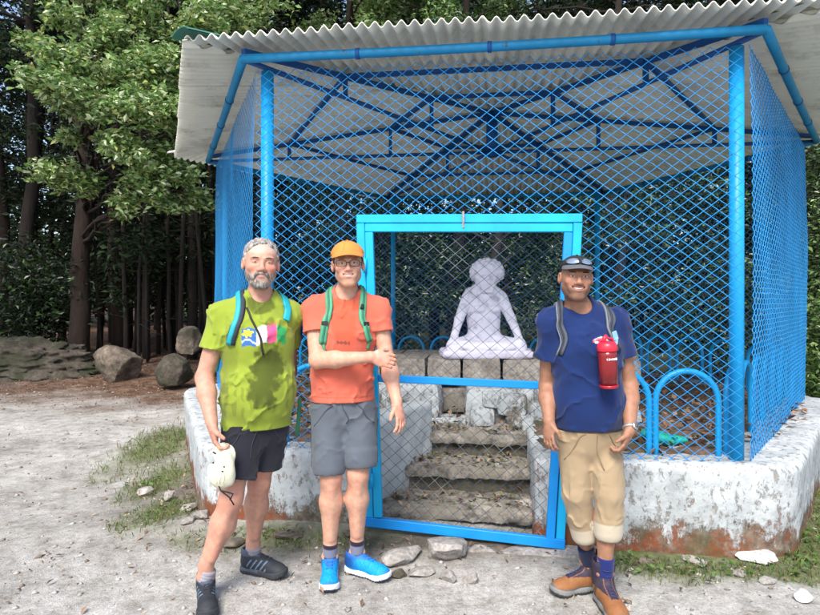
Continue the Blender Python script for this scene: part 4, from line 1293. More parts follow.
# broad-leaved weeds in the grass
x, y = scatter(26000, -9, 9, 2.5, 9, lambda x, y: np.where(inside_base(x, y), 0, np.clip(zones(x, y)[1] * .9 - .3, 0, 1)))
C = np.stack([x, y, gz(x, y) + .01 + .03 * r.random(len(x))], -1)
V, T, c = leaves(C, None, .035, .35, 93, [(.09, .17, .03), (.13, .22, .05), (.06, .11, .02)], .7)
link('weeds', V, [T], M_grass, None, False, c, kind='stuff', label='small broad-leaved weeds growing through the grass strip', cat='weeds')
# ------------------------------------------------------------------ people
class Loc:
    def __init__(s, o, yaw=0., pitch=0., roll=0., sc_=1., sx=1.):
        # yaw>0 turns the face towards +X, pitch>0 looks down, roll>0 tilts the crown towards +X
        M = Matrix.Rotation(R(yaw), 3, 'Z') @ Matrix.Rotation(R(pitch), 3, 'X') @ Matrix.Rotation(R(roll), 3, 'Y')
        s.M = np.array(M).T; s.o = np.array(o, float); s.s = sc_; s.sx = sx
    def p(s, x, y, z): return s.o + s.s * (x * s.sx * s.M[0] + y * s.M[1] + z * s.M[2])
    def inv(s, V):
        q = (np.asarray(V) - s.o) @ s.M.T / s.s
        q = q.copy(); q[..., 0] /= s.sx
        return q
    def ell(s, F, c, r, k=.01, mode='+', tilt=0.):
        M = s.M
        if tilt:
            ca, sa = math.cos(R(tilt)), math.sin(R(tilt)); M = np.array([M[0], ca * M[1] + sa * M[2], -sa * M[1] + ca * M[2]])
        F.ell(s.p(*c), np.array(r) * s.s * A(s.sx, 1, 1), k * s.s, M, mode)
    def cone(s, F, a, b, ra, rb, k=.01, mode='+', n=None, sq=1.):
        F.cone(s.p(*a), s.p(*b), ra * s.s, rb * s.s, k * s.s, None if n is None else n[0] * s.M[0] + n[1] * s.M[1] + n[2] * s.M[2], sq, mode)

def stickfn(V, Q):
    T = BVHTree.FromPolygons([tuple(v) for v in V], [tuple(int(i) for i in q) for q in Q])
    def f(p, off=.004):
        l, n, _, _ = T.find_nearest(Vector(p))
        n = np.array(n)
        return np.array(l) + n * off, n
    f.tree = T
    return f

def ribbon(stick, pts, wd, th, m, name, parent, off=.003, n=26, taper=None, **kw):
    """a strap lying on a surface"""
    pts = np.array(pts, float)
    # resample by Catmull-Rom
    Pp = np.concatenate([[2 * pts[0] - pts[1]], pts, [2 * pts[-1] - pts[-2]]])
    out = []
    for t_ in np.linspace(0, len(pts) - 1.0001, n):
        i = int(t_); f = t_ - i; a, b_, c, d_ = Pp[i:i + 4]
        out.append(.5 * ((2 * b_) + (c - a) * f + (2 * a - 5 * b_ + 4 * c - d_) * f * f + (-a + 3 * b_ - 3 * c + d_) * f ** 3))
    S = [stick(p, off) for p in out] if stick else [(p, A(0, -1, 0)) for p in out]
    L_ = np.array([q[0] for q in S]); Nn = np.array([q[1] for q in S])
    for _ in range(3):
        L_[1:-1] = (L_[:-2] + 2 * L_[1:-1] + L_[2:]) / 4; Nn[1:-1] = (Nn[:-2] + 2 * Nn[1:-1] + Nn[2:]) / 4
    V = []
    for i in range(n):
        d_ = nrm(L_[min(i + 1, n - 1)] - L_[max(i - 1, 0)]); nn_ = nrm(Nn[i] - d_ * (Nn[i] @ d_)); s = np.cross(d_, nn_)
        ww = wd * (taper[0] + (taper[1] - taper[0]) * i / (n - 1) if taper else 1)
        for (u, v) in ((-.5, 0), (-.42, 1), (-.2, 1.15), (.2, 1.15), (.42, 1), (.5, 0), (.3, -.4), (-.3, -.4)):
            V.append(L_[i] + s * u * ww + nn_ * v * th)
    k = 8
    Fc = [[i * k + j, i * k + (j + 1) % k, (i + 1) * k + (j + 1) % k, (i + 1) * k + j] for i in range(n - 1) for j in range(k)]
    return link(name, V, [np.array(Fc), np.array([list(range(k - 1, -1, -1)), [(n - 1) * k + j for j in range(k)]])], m, parent, True, **kw)

def hand(F, w_, d_, pn, th, curl=.5, s=1., spread=.12, thumb_curl=.3, prev=None, curls=None):
    """w_ wrist point, d_ direction of the fingers, pn palm normal (the side the fingers close to), th: thumb side vector"""
    d_ = nrm(d_); pn = nrm(pn - d_ * (pn @ d_)); th = nrm(th - d_ * (th @ d_) - pn * (th @ pn))
    F.cone(w_, w_ + d_ * .03 * s, .026 * s, .026 * s, .012, pn, .75)
    c = w_ + d_ * .052 * s
    F.ell(c, A(.040, .046, .0155) * s, .014, np.array([th, d_, pn]))
    F.ell(w_ + d_ * .035 * s + th * .022 * s + pn * .008, A(.018, .030, .014) * s, .012, np.array([th, d_, pn]))
    for i, (off, ln, r_) in enumerate([(.030, .070, .0088), (.010, .078, .009), (-.010, .072, .0086), (-.029, .056, .0078)]):
        cu = (curls[i] if curls else curl)
        b = w_ + d_ * (.088 - abs(off - .005) * .22) * s + th * off * s
        dd = nrm(d_ + th * off * spread * 10 + 0 * pn)
        p0 = b; a_ = cu * .5
        for j, fr in enumerate((.44, .31, .25)):
            e = dd * math.cos(a_) + pn * math.sin(a_)
            p1 = p0 + e * ln * fr * s
            F.cone(p0, p1, (r_ - .0006 * j) * s, (r_ - .0006 * (j + 1)) * s, .0035)
            p0 = p1; a_ += cu
    b = w_ + d_ * .028 * s + th * .030 * s; e = nrm(d_ * .75 + th * .65 + pn * thumb_curl)
    p1 = b + e * .034 * s; F.cone(b, p1, .0125 * s, .0105 * s, .008)
    e2 = nrm(d_ * .95 + th * .15 + pn * (thumb_curl + .25)); F.cone(p1, p1 + e2 * .03 * s, .0105 * s, .0085 * s, .003)

def head_prims(F, H, jaw=1., nose=1., smile=0., belly=0.):
    H.ell(F, (0, .015, .038), (.074, .094, .082), .01)
    H.ell(F, (0, -.018, -.025), (.0625 * jaw, .076, .084), .03)
    H.ell(F, (0, -.066, -.095), (.028 * jaw, .022, .019), .03)
    for sx in (-1, 1):
        H.cone(F, (sx * .047 * jaw, -.004, -.056), (sx * .012, -.068, -.098), .015, .015, .03)
        if smile > .6: H.cone(F, (sx * .022, -.094, -.030), (sx * .038, -.082, -.060), .0035, .003, .010, '-')
        H.ell(F, (sx * .040, -.066, -.018), (.022, .019, .018), .02)
        H.ell(F, (sx * .031, -.100, .012), (.019, .016, .011), .012, '-')
        H.ell(F, (sx * .030, -.072, .010), (.0155, .0145, .0135), .004)
        H.ell(F, (sx * .078, .012, -.002), (.010, .020, .032), .006)
        H.ell(F, (sx * .084, .004, .002), (.006, .010, .018), .004, '-')
        H.ell(F, (sx * .013 * nose, -.097, -.029), (.0085, .010, .0075), .006)
        H.cone(F, (sx * .012, -.086, .030), (sx * .044, -.072, .030), .009, .008, .012)
    H.cone(F, (0, -.082, .024), (0, -.103, -.018), .0085, .0105 * nose, .010)
    H.ell(F, (0, -.106, -.024), (.0125 * nose, .012, .0105), .008)
    w_ = .024 + .008 * smile
    H.ell(F, (0, -.078, -.058), (w_ + .012, .018, .022), .02)
    pts = []
    for k_ in np.linspace(-1, 1, 9):
        pts.append((k_ * w_, -.097 + .020 * k_ * k_, -.056 + .012 * smile * k_ * k_))
    op = .004 + .005 * smile
    for a_, b_ in zip(pts[:-1], pts[1:]):
        H.cone(F, (a_[0], a_[1], a_[2] + op), (b_[0], b_[1], b_[2] + op), .0048, .0048, .003)
        H.cone(F, (a_[0], a_[1] + .001, a_[2] - op - .001), (b_[0], b_[1] + .001, b_[2] - op - .001), .0056, .0056, .003)
    if smile > .2:
        for a_, b_ in zip(pts[:-1], pts[1:]):
            H.cone(F, (a_[0], a_[1] - .004, a_[2]), (b_[0], b_[1] - .004, b_[2]), .0035 + .002 * smile, .0035 + .002 * smile, .001, '-')
    return pts

def skin_cols(V, H, base, red, lip, opts):
    q = H.inv(V); x, y, z = q[:, 0], q[:, 1], q[:, 2]
    c = np.tile(np.array(base, float), (len(V), 1))
    def blend(m, cl):
        nonlocal c
        c = c * (1 - m[:, None]) + np.array(cl, float) * m[:, None]
    n = fbm(V[:, 0] * 22, V[:, 1] * 22, V[:, 2] * 22, 3.); n3 = fbm(V[:, 0] * 70, V[:, 1] * 70, V[:, 2] * 70, 5.)
    blend(np.clip(.25 + .4 * n + .35 * n3, 0, .65), red)
    head = (np.abs(z) < .13) & (y < .02) & (np.abs(x) < .1)
    g = lambda cx, cy, cz, r_: np.exp(-(((x - cx) ** 2 + (y - cy) ** 2 + (z - cz) ** 2) / r_ ** 2))
    blend(np.clip(.75 * (g(-.045, -.075, -.02, .024) + g(.045, -.075, -.02, .024) + g(0, -.11, -.024, .017)), 0, 1) * head, red)
    for f in opts.get('extra', []): blend(np.clip(f(x, y, z), 0, 1) * head, f.col)
    w_ = .026 + .008 * opts.get('smile', 0)
    zz = z + .056 - .012 * opts.get('smile', 0) * (x / w_) ** 2
    m = (np.abs(x) < w_) & (np.abs(zz) < .0135 * (1 - .5 * (x / w_) ** 2)) & (y < -.07)
    blend(m * .75, lip)
    for jt, rr in opts.get('pink', []):
        dd = np.linalg.norm(V - jt, axis=1); blend(.45 * np.exp(-(dd / rr) ** 2), red)
    return c

M_skin = mat('skin', rough=.55, var=.16, vs=38, bump=.45, bs=230, bd=.0016, vc=True, spec=.4)
for n_ in M_skin.node_tree.nodes:
    if n_.type == 'BSDF_PRINCIPLED':
        n_.inputs['Subsurface Weight'].default_value = .12; n_.inputs['Subsurface Radius'].default_value = (.01, .004, .002); n_.inputs['Subsurface Scale'].default_value = .6
M_cloth = mat('knit_cloth', rough=.88, var=.12, vs=7, bump=.5, bs=260, bd=.0012, vc=True, spec=.2, sheen=.15)
M_eye = mat('eye_white', (.62, .58, .55), .25, .02, 5, 0, spec=.5)
M_iris = mat('iris_dark', (.02, .015, .012), .15, .02, 5, 0, spec=.6)
M_teeth = mat('teeth', (.75, .72, .66), .3, .03, 5, 0)
M_vcf = mat('shoe_material', rough=.65, var=.12, vs=60, bump=.3, bs=400, bd=.001, vc=True, spec=.3)
M_black = mat('black_webbing', (.012, .012, .014), .7, .15, 20, .2, 400, .0008)
def hairmat(name, c, d=None):
    return mat(name, c, .75, .35, 90, .6, 300, .003, stretch=(1, 1, .3), dirt=d, dirt_s=70, dirt_t=(.45, .6), spec=.3)
M_hgrey = hairmat('grey_hair', (.17, .155, .145), (.42, .40, .38))
M_hbrow = hairmat('dark_grey_brow', (.08, .07, .065))
M_hbrown = hairmat('brown_hair', (.055, .03, .018))
M_hblack = hairmat('black_hair', (.010, .009, .009))
M_beard = hairmat('grey_beard', (.12, .105, .095), (.34, .31, .285))

def ellmesh(L_, c, r, seg=14, rng_=8):
    th = np.linspace(0, np.pi, rng_); ph = np.arange(seg) * 2 * np.pi / seg
    V = []
    for t_ in th:
        for p_ in ph: V.append(L_.p(c[0] + r[0] * math.sin(t_) * math.cos(p_), c[1] + r[1] * math.sin(t_) * math.sin(p_), c[2] + r[2] * math.cos(t_)))
    Fq = [[i * seg + j, i * seg + (j + 1) % seg, (i + 1) * seg + (j + 1) % seg, (i + 1) * seg + j] for i in range(rng_ - 1) for j in range(seg)]
    return np.array(V), np.array(Fq)

def face_bits(root, H, brow_m, browt=.0042, eye_open=1., brow_z=.0275):
    for sx in (-1, 1):
        V, Q = ellmesh(H, (sx * .0305, -.0835, .0095), (.0115, .0052, .0042 * eye_open))
        o = link('eye', V, [Q], M_eye, root, True)
        V, Q = ellmesh(H, (sx * .0305, -.0872, .0095), (.0052, .0022, .0040 * eye_open), 10, 6)
        link('iris', V, [Q], M_iris, o, True)
        mb = MB(); mb.tube([H.p(sx * (.0305 + k * .0125), -.0855 + .004 * k * k, .0095 + .0048 * eye_open * (1 - k * k)) for k in np.linspace(-1, 1, 9)], [.0011] * 9, 6)
        mb.build('eyelashes', M_iris, root, True)
        pts = [H.p(sx * x_, -.0905 + 7 * (x_ - .02) ** 2, brow_z + .0042 * math.sin((x_ - .006) / .036 * 2.2)) for x_ in np.linspace(.011, .049, 8)]
        mb = MB(); mb.tube(pts, [.002, browt, browt, browt, browt, browt * .85, browt * .6, .001], 6, sq=.6)
        mb.build('eyebrow', brow_m, root, True)

def bbox(pts, m):
    pts = np.array(pts); return pts.min(0) - m, pts.max(0) + m

def folds(seed, amp=.006, fx=9, fz=22):
    def f(x, y, z):
        wv = fbm(x * 7, y * 7, z * 5, seed)
        wv2 = fbm(x * 6 + 3, y * 6, z * 7, seed + 4)
        r1 = (1 - np.abs(np.sin(z * fz * .55 + x * fx + 2.6 * wv + seed))) ** 3.2
        r2 = (1 - np.abs(np.sin(z * fz * .5 - x * fx * 1.4 + 2.8 * wv2 + seed * 2))) ** 3.2
        r3 = (1 - np.abs(np.sin(x * 17 + z * 4 + y * 9 + 2.5 * wv))) ** 2
        m1_ = np.clip(.5 + 1.6 * wv2, 0, 1); m2_ = np.clip(.5 - 1.6 * wv2, 0, 1); m3_ = np.clip(1.4 * wv, 0, 1)
        return amp * (.28 * wv - 1.5 * r1 * m1_ - 1.5 * r2 * m2_ - .9 * r3 * m3_ + .5)
    return f

def build_person(cfg):
    J = {k: P(*v) for k, v in cfg['J'].items()}
    g0 = A((J['ankR'][0] + J['ankL'][0]) / 2, (J['ankR'][1] + J['ankL'][1]) / 2, 0)
    root = empty('person', g0, cfg['label'], 'person')
    root['kind_of'] = 'person'; del root['kind_of']
    lat = nrm((J['shL'] - J['shR']) * A(1, 1, 0)); fr = A(lat[1], -lat[0], 0)
    H = Loc(J['head'], *cfg['head'])
    sq = cfg['sq']; rp, rw_, rc = cfg['rad']
    def torso(F, inf):
        F.cone(J['pel'], J['waist'], rp + inf, rw_ + inf, .03, fr, sq)
        F.cone(J['waist'], J['chest'], rw_ + inf, rc + inf, .05, fr, sq)
        uc = J['chest'] * .25 + J['neck'] * .75 - A(0, 0, .05)
        F.cone(J['chest'], uc, rc + inf, rc * .72 + inf, .06, fr, sq)
        if cfg.get('belly'):
            b = cfg['belly']; F.ell(J['waist'] * .6 + J['pel'] * .4 + A(0, 0, .03) + fr * b[1], A(b[0] + inf, b[0] * .75 + inf, .15 + inf), .08, np.array([lat, fr, [0, 0, 1]]))
        for s_ in ('shR', 'shL'):
            F.cone(J[s_] - A(0, 0, .012), J['neck'] - A(0, 0, .015), .052 + inf, .052 + inf, .05)
            F.ell(J[s_] - A(0, 0, .02), A(.058, .058, .062) + inf, .04)
    allp = list(J.values())
    lo, hi = bbox(allp, .16); hi[2] = H.p(0, 0, .14)[2] + .02; lo[2] = -.0
    F = Field(lo, hi, .0037)
    torso(F, -.009)
    F.cone(J['neck'] - A(0, 0, .02), H.p(0, .022, -.07), cfg.get('neckr', .058), cfg.get('neckr', .058) * .93, .03)
    F.cone((J['hipR'] + J['hipL']) / 2, J['pel'], rp - .018, rp - .018, .03, fr, sq)
    ar = cfg['armr']
    for s_ in 'RL':
        sh, e, w_ = J['sh' + s_], J['el' + s_], J['wr' + s_]
        F.cone(sh, e, ar * 1.15, ar * .86, .03)
        ed = nrm(w_ - e)
        F.cone(e, e + (w_ - e) * .35, ar * .86, ar * .93, .02)
        F.cone(e + (w_ - e) * .35, w_, ar * .93, ar * .58, .02, cfg.get('wn', A(0, 1, 0)), 1.)
        hd = cfg['hand' + s_]
        sd2 = nrm(np.cross(ed, A(0, 1, .2)))
        F.ell(e + ed * .055 + sd2 * .010, (ar * .62, ar * .62, .07), .03, np.array([*frame(ed), ed]))
        F.ell(e + fr * -.012, (ar * .55, ar * .55, ar * .6), .02)
        F.ell(w_ - ed * .012 + sd2 * .016, (.010, .010, .012), .012)
        hand(F, w_, hd['d'], hd['pn'], hd['th'], hd.get('curl', .5), hd.get('s', 1.), thumb_curl=hd.get('tc', .3), curls=hd.get('curls'))
        hp, kn, an = J['hip' + s_], J['kn' + s_], J['ank' + s_]
        lr = cfg['legr']
        F.cone(hp, kn, lr * 1.38, lr * .98, .03)
        F.ell(kn + fr * .020, A(.034, .026, .040), .022)
        F.ell(kn + (an - kn) * .30 - fr * .022 + lat * (.016 if s_ == 'R' else -.016), A(lr * .66, lr * .66, .085), .03)
        F.cone(kn + (an - kn) * .12 + fr * lr * .72, kn + (an - kn) * .75 + fr * lr * .38, .012, .012, .02)
        for q_ in (-1, 1): F.ell(an + lat * q_ * lr * .58 + A(0, 0, .005), A(.013, .014, .015), .012)
        mid = kn + (an - kn) * .32 - fr * .018
        F.cone(kn, mid, lr * .92, lr * 1.02, .03)
        F.cone(mid, an + A(0, 0, .06), lr * 1.02, lr * .60, .03)
        F.cone(an + A(0, 0, .06), an - A(0, 0, .04), lr * .60, lr * .64, .02)
    lips = head_prims(F, H, cfg.get('jaw', 1), cfg.get('nose', 1), cfg.get('smile', 0))
    V, Q = F.mesh(); V = relax(V, Q, 1, .35)
    cols = skin_cols(V, H, cfg['skin'], cfg['red'], cfg['lip'], dict(smile=cfg.get('smile', 0), extra=cfg.get('extra', []),
                     pink=[(J['knR'], .07), (J['knL'], .07), (J['elR'], .05)] + [(J['wr' + s_] + nrm(cfg['hand' + s_]['d']) * .06, .07) for s_ in 'RL'] if cfg.get('pinky', True) else []))
    link('body', V, [Q], M_skin, root, True, cols)
    if cfg.get('smile', 0) > .2:
        w_ = .021 + .006 * cfg['smile']
        mb = MB(); mb.tube([H.p(k_ * w_, -.0935 + .020 * k_ * k_, -.0545 + .012 * cfg['smile'] * k_ * k_) for k_ in np.linspace(-1, 1, 9)], [.002, .0045, .005, .0052, .0054, .0052, .005, .0045, .002], 8, sq=.7)
        mb.build('teeth', M_teeth, root, True)
    face_bits(root, H, cfg['browm'], cfg.get('browt', .004), cfg.get('eyeo', 1.))
    # shirt
    pts = [J[k] for k in ('shR', 'shL', 'elR', 'elL', 'pel', 'neck', 'hipR', 'hipL')]
    lo, hi = bbox(pts, .2)
    Fs = Field(lo, hi, .0048)
    hemz = cfg['hemz']
    torso(Fs, .012)
    Fs.cone(J['pel'], A(J['pel'][0], J['pel'][1], hemz - .06), rp + .018, rp + .030, .03, fr, sq + .05)
    sl_ = cfg.get('sleeve', .62)
    for s_ in 'RL':
        sh, e = J['sh' + s_], J['el' + s_]
        en = sh + (e - sh) * sl_
        Fs.cone(sh, en + nrm(e - sh) * .05, ar * 1.1 + .010, cfg.get('slr', ar + .034), .035)
    Fs.noise(folds(cfg['seed'], cfg.get('famp', .006)), .04)
    Fs.cut(A(0, 0, hemz), A(0.02, 0, -1), .004)
    for s_ in 'RL':
        sh, e = J['sh' + s_], J['el' + s_]
        dv = nrm(e - sh); en = sh + (e - sh) * sl_
        # trim the sleeve in a local box beyond its end, and hollow it
        x_, y_ = frame(dv)
        side = 1 if s_ == 'L' else -1
        tilt = nrm(dv + A(0, 0, -.25))
        Fs.box(en + tilt * .12, (.13, .13, .12), np.array([*frame(tilt), tilt]), 0, .004, '-')
        if s_ == 'L' and cfg.get('skipL'): pass
        LL = np.linalg.norm(en - sh); slr = cfg.get('slr', ar + .034); ren = (ar * 1.1 + .010) + (slr - ar * 1.1 - .010) * LL / (LL + .05)
        Fs.cone(en - dv * .012, en + dv * .1, ren - .017, ren - .008, .003, mode='-')
    torso_keep = True
    # put the torso back where the sleeve box bit into it
    tmp = Field(lo, hi, .0048); tmp.n = Fs.n; tmp.f = np.full(Fs.f.shape, 1.0, np.float32)
    class _T: pass
    torso(tmp, .011)
    tmp.cone(J['pel'], A(J['pel'][0], J['pel'][1], hemz - .06), rp + .018, rp + .030, .03, fr, sq + .05)
    tmp.noise(folds(cfg['seed'], cfg.get('famp', .006)), .04)
    tmp.cut(A(0, 0, hemz), A(0.02, 0, -1), .004)
    Fs.f = np.minimum(Fs.f, tmp.f)
    nk = J['neck']; up_ = nrm(H.p(0, .022, -.07) - nk)
    Fs.cone(nk - A(0, 0, .03), nk + up_ * .12, cfg.get('neckr', .058) + .008, cfg.get('neckr', .058) + .02, .006, mode='-')
    Fs.cone(nk + fr * .035 - A(0, 0, .015), nk + fr * .085 + A(0, 0, .03), .05, .06, .01, mode='-')
    Fs.cone(A(J['pel'][0], J['pel'][1], hemz - .02), A(J['pel'][0], J['pel'][1], hemz + .02), rp - .018, rp - .026, .004, fr, sq, '-')
    V, Q = Fs.mesh(); V = relax(V, Q, 1)
    shirt = link('shirt', V, [Q], M_cloth, root, True, cfg['shirtcol'](V, J, fr, lat))
    st = stickfn(V, Q)
    # lower garment
    pts = [J[k] for k in ('pel', 'hipR', 'hipL', 'knR', 'knL')] + [P(*cfg['pant'][k]) for k in ('hemR', 'hemL')]
    lo, hi = bbox(pts, .17)
    Fp = Field(lo, hi, .0048)
    pc_ = cfg['pant']
    Fp.cone((J['hipR'] + J['hipL']) / 2 + A(0, 0, .01), J['pel'] + A(0, 0, .06), rp + .004, rp + .004, .02, fr, sq)
    Fp.cone(J['pel'], J['waist'], rp + .003, rw_ + .003, .03, fr, sq)
    if cfg.get('belly'):
        b = cfg['belly']; Fp.ell(J['waist'] * .6 + J['pel'] * .4 + A(0, 0, .03) + fr * b[1], A(b[0] + .003, b[0] * .75 + .003, .152), .08, np.array([lat, fr, [0, 0, 1]]))
    hems = []
    for s_ in 'RL':
        hp, kn = J['hip' + s_], J['kn' + s_]
        hm = P(*pc_['hem' + s_])
        if pc_['long']:
            Fp.cone(hp, kn, pc_['r'][0], pc_['r'][1], .02); Fp.cone(kn, hm - A(0, 0, .03), pc_['r'][1], pc_['r'][2], .012)
            dv = nrm(hm - kn)
        else:
            dv = nrm(hm - hp); Fp.cone(hp, hm + dv * .05, pc_['r'][0], pc_['r'][2], .03)
        hems.append((hm, dv))
    Fp.noise(folds(cfg['seed'] + 5, pc_.get('amp', .007), 7, 18), .04)
    Fp.cut(A(0, 0, hemz + .012), A(0, 0, 1), .004)
    F2 = []
    for (hm, dv) in hems:
        Fp.box(hm + dv * .1, (.15, .15, .1), np.array([*frame(dv), dv]), 0, .004, '-') if not pc_.get('flat') else None
    for (hm, dv) in hems:
        if pc_.get('cuff'):
            Fp.cone(hm - dv * pc_['cuff'], hm - dv * .008, pc_['r'][2] + .007, pc_['r'][2] + .005, .003)
        Fp.cone(hm - dv * .04, hm + dv * .08, pc_['r'][2] - .014, pc_['r'][2] - .004, .003, mode='-')
    V, Q = Fp.mesh(); V = relax(V, Q, 1)
    pant = link(pc_['name'], V, [Q], M_cloth, root, True, pc_['col'](V, hems, J))
    return root, J, H, fr, lat, st, shirt, pant

def shoe(root, ank, dirv, L_, up_col, sole_col, style, lace_m, foot_s=1., name='shoe'):
    d_ = nrm(A(dirv[0], dirv[1], 0)); s = A(-d_[1], d_[0], 0); z0 = float(gz(ank[0], ank[1])) + .004
    o = A(ank[0], ank[1], z0)
    Lc = Loc(o, 0, 0, 0, foot_s); Lc.M = np.array([d_, s, A(0, 0, 1)])
    hgt = style.get('h', .105)
    lo, hi = bbox([Lc.p(-.12, -.09, -.02), Lc.p(.26, .09, hgt + .06), Lc.p(-.12, .09, 0), Lc.p(.26, -.09, 0)], .01)
    F = Field(lo, hi, .0034)
    Lc.ell(F, (-.022, 0, .052), (.052, .036, .052), .02)
    Lc.cone(F, (.02, 0, .052), (.14, 0, .037), .040, .036, .03)
    Lc.ell(F, (.150, 0, .036), (.062, .044, .033), .03)
    Lc.cone(F, (-.005, 0, .085), (.095, 0, .06), .034, .028, .03)
    Lc.cone(F, (-.022, 0, .06), (-.022, 0, hgt), .041, style.get('cr', .047), .02)
    Lc.cone(F, (.02, 0, .075), (.005, 0, hgt + .008), .024, .018, .02)
    Lc.cone(F, (-.020, 0, hgt - .02), (-.020, 0, hgt + .08), style.get('cr', .047) - .009, style.get('cr', .047) - .003, .004, '-')
    Lc.cone(F, (.06, 0, hgt + .05), (-.06, 0, hgt + .05), .036, .036, .004, '-')
    F.noise(lambda x, y, z: .0016 * fbm(x * 40, y * 40, z * 40, 2.), .02)
    F.cut(Lc.p(0, 0, .022), A(0, 0, -1), .002)
    V, Q = F.mesh(); V = relax(V, Q, 1)
    q = Lc.inv(V)
    o1 = link(name, V, [Q], M_vcf, root, True, up_col(q))
    st = stickfn(V, Q)
    F = Field(lo, hi, .0034)
    Lc.cone(F, (-.034, 0, .016), (.045, 0, .016), .043, .036, .02); Lc.cone(F, (.045, 0, .016), (.155, 0, .016), .036, .050, .03)
    Lc.cone(F, (.155, 0, .02), (.168, 0, .022), .049, .046, .02)
    F.cut(Lc.p(0, 0, .034), A(-.0, 0, 1), .004); F.cut(Lc.p(0, 0, .0), A(0, 0, -1), .003)
    # tread and toe spring
    F.noise(lambda x, y, z: .0015 * np.sin((x * d_[0] + y * d_[1]) * 330) * (z < z0 + .014), .02)
    V, Q = F.mesh(); q = Lc.inv(V); V = V + A(0, 0, 1) * (.9 * np.maximum(q[:, 0] - .14, 0) ** 1.5)[:, None]
    link('sole', V, [Q], M_vcf, o1, True, sole_col(q))
    # laces
    n = style.get('nl', 5)
    for k in range(n):
        f = k / (n - 1)
        xx = .115 - .10 * f; zz = .075 + (hgt - .062) * f ** 1.3
        for sg in (-1, 1):
            pts = [st(Lc.p(xx - sg * .006 * t_ - .004, t_ * .02, zz + .02), .0022)[0] for t_ in np.linspace(-1, 1, 7)]
            mb = MB(); mb.tube(pts, .0021, 5); mb.build('lace', lace_m, o1, True)
    # bow
    c = st(Lc.p(.02, 0, hgt), .006)[0]
    for sg in (-1, 1):
        pts = [c + Lc.M[1] * sg * .022 * math.sin(a_) * (1) + Lc.M[0] * .012 * (1 - math.cos(a_)) - A(0, 0, .010) * math.sin(a_ / 2) for a_ in np.linspace(0, 2 * np.pi * .92, 12)]
        mb = MB(); mb.tube(pts, .0018, 5); mb.build('lace', lace_m, o1, True)
    return o1, Lc, st

def sock(root, J, s_, z0, z1, r_, colf, dlt=0.):
    kn, an = J['kn' + s_], J['ank' + s_]
    pts = []
    for z in np.linspace(z0, z1, 14):
        t_ = (z - an[2]) / (kn[2] - an[2]); pts.append(an + (kn - an) * t_)
    mb = MB(); rr = [r_ + .004 * ((z - z0) / (z1 - z0)) + .0012 * math.sin(z * 400) for z in np.linspace(z0, z1, 14)]
    mb.tube(pts, rr, 18)
    V = np.concatenate(mb.v)
    mb.c = [colf(V[:, 2])]
    return mb.build('sock', M_cloth, root, True)

def const(c):
    return lambda V, *a: np.tile(np.array(c, float), (len(V), 1))

# ---- first man: green T-shirt
def px_of(V):
    return 410 + V[:, 0] / V[:, 1] * 615, 300 + (1.5 - V[:, 2]) / V[:, 1] * 615
def mixin(c, m, cl):
    m = np.clip(m, 0, 1)[:, None]; return c * (1 - m) + np.array(cl, float) * m
def finish(c, V, J, hemz):
    # ribbed collar and stitched hem
    nk = J['neck']; q = V - nk; rr = np.hypot(q[:, 0], q[:, 1])
    col_ = (rr < .088) & (q[:, 2] > -.07)
    c = mixin(c, col_ * .30, c.mean(0) * .45)
    c = mixin(c, (np.abs(V[:, 2] - hemz - .022) < .0028) * .4, c.mean(0) * .3)
    for s_ in 'RL':
        sh, e = J['sh' + s_], J['el' + s_]; dv = nrm(e - sh); t_ = (V - sh) @ dv
        near = np.linalg.norm((V - sh) - np.outer(t_, dv), axis=1) < .1
        tm = t_[near].max() if near.any() else 0
        c = mixin(c, near * (np.abs(t_ - tm + .03) < .0028) * .4, c.mean(0) * .3)
    return c
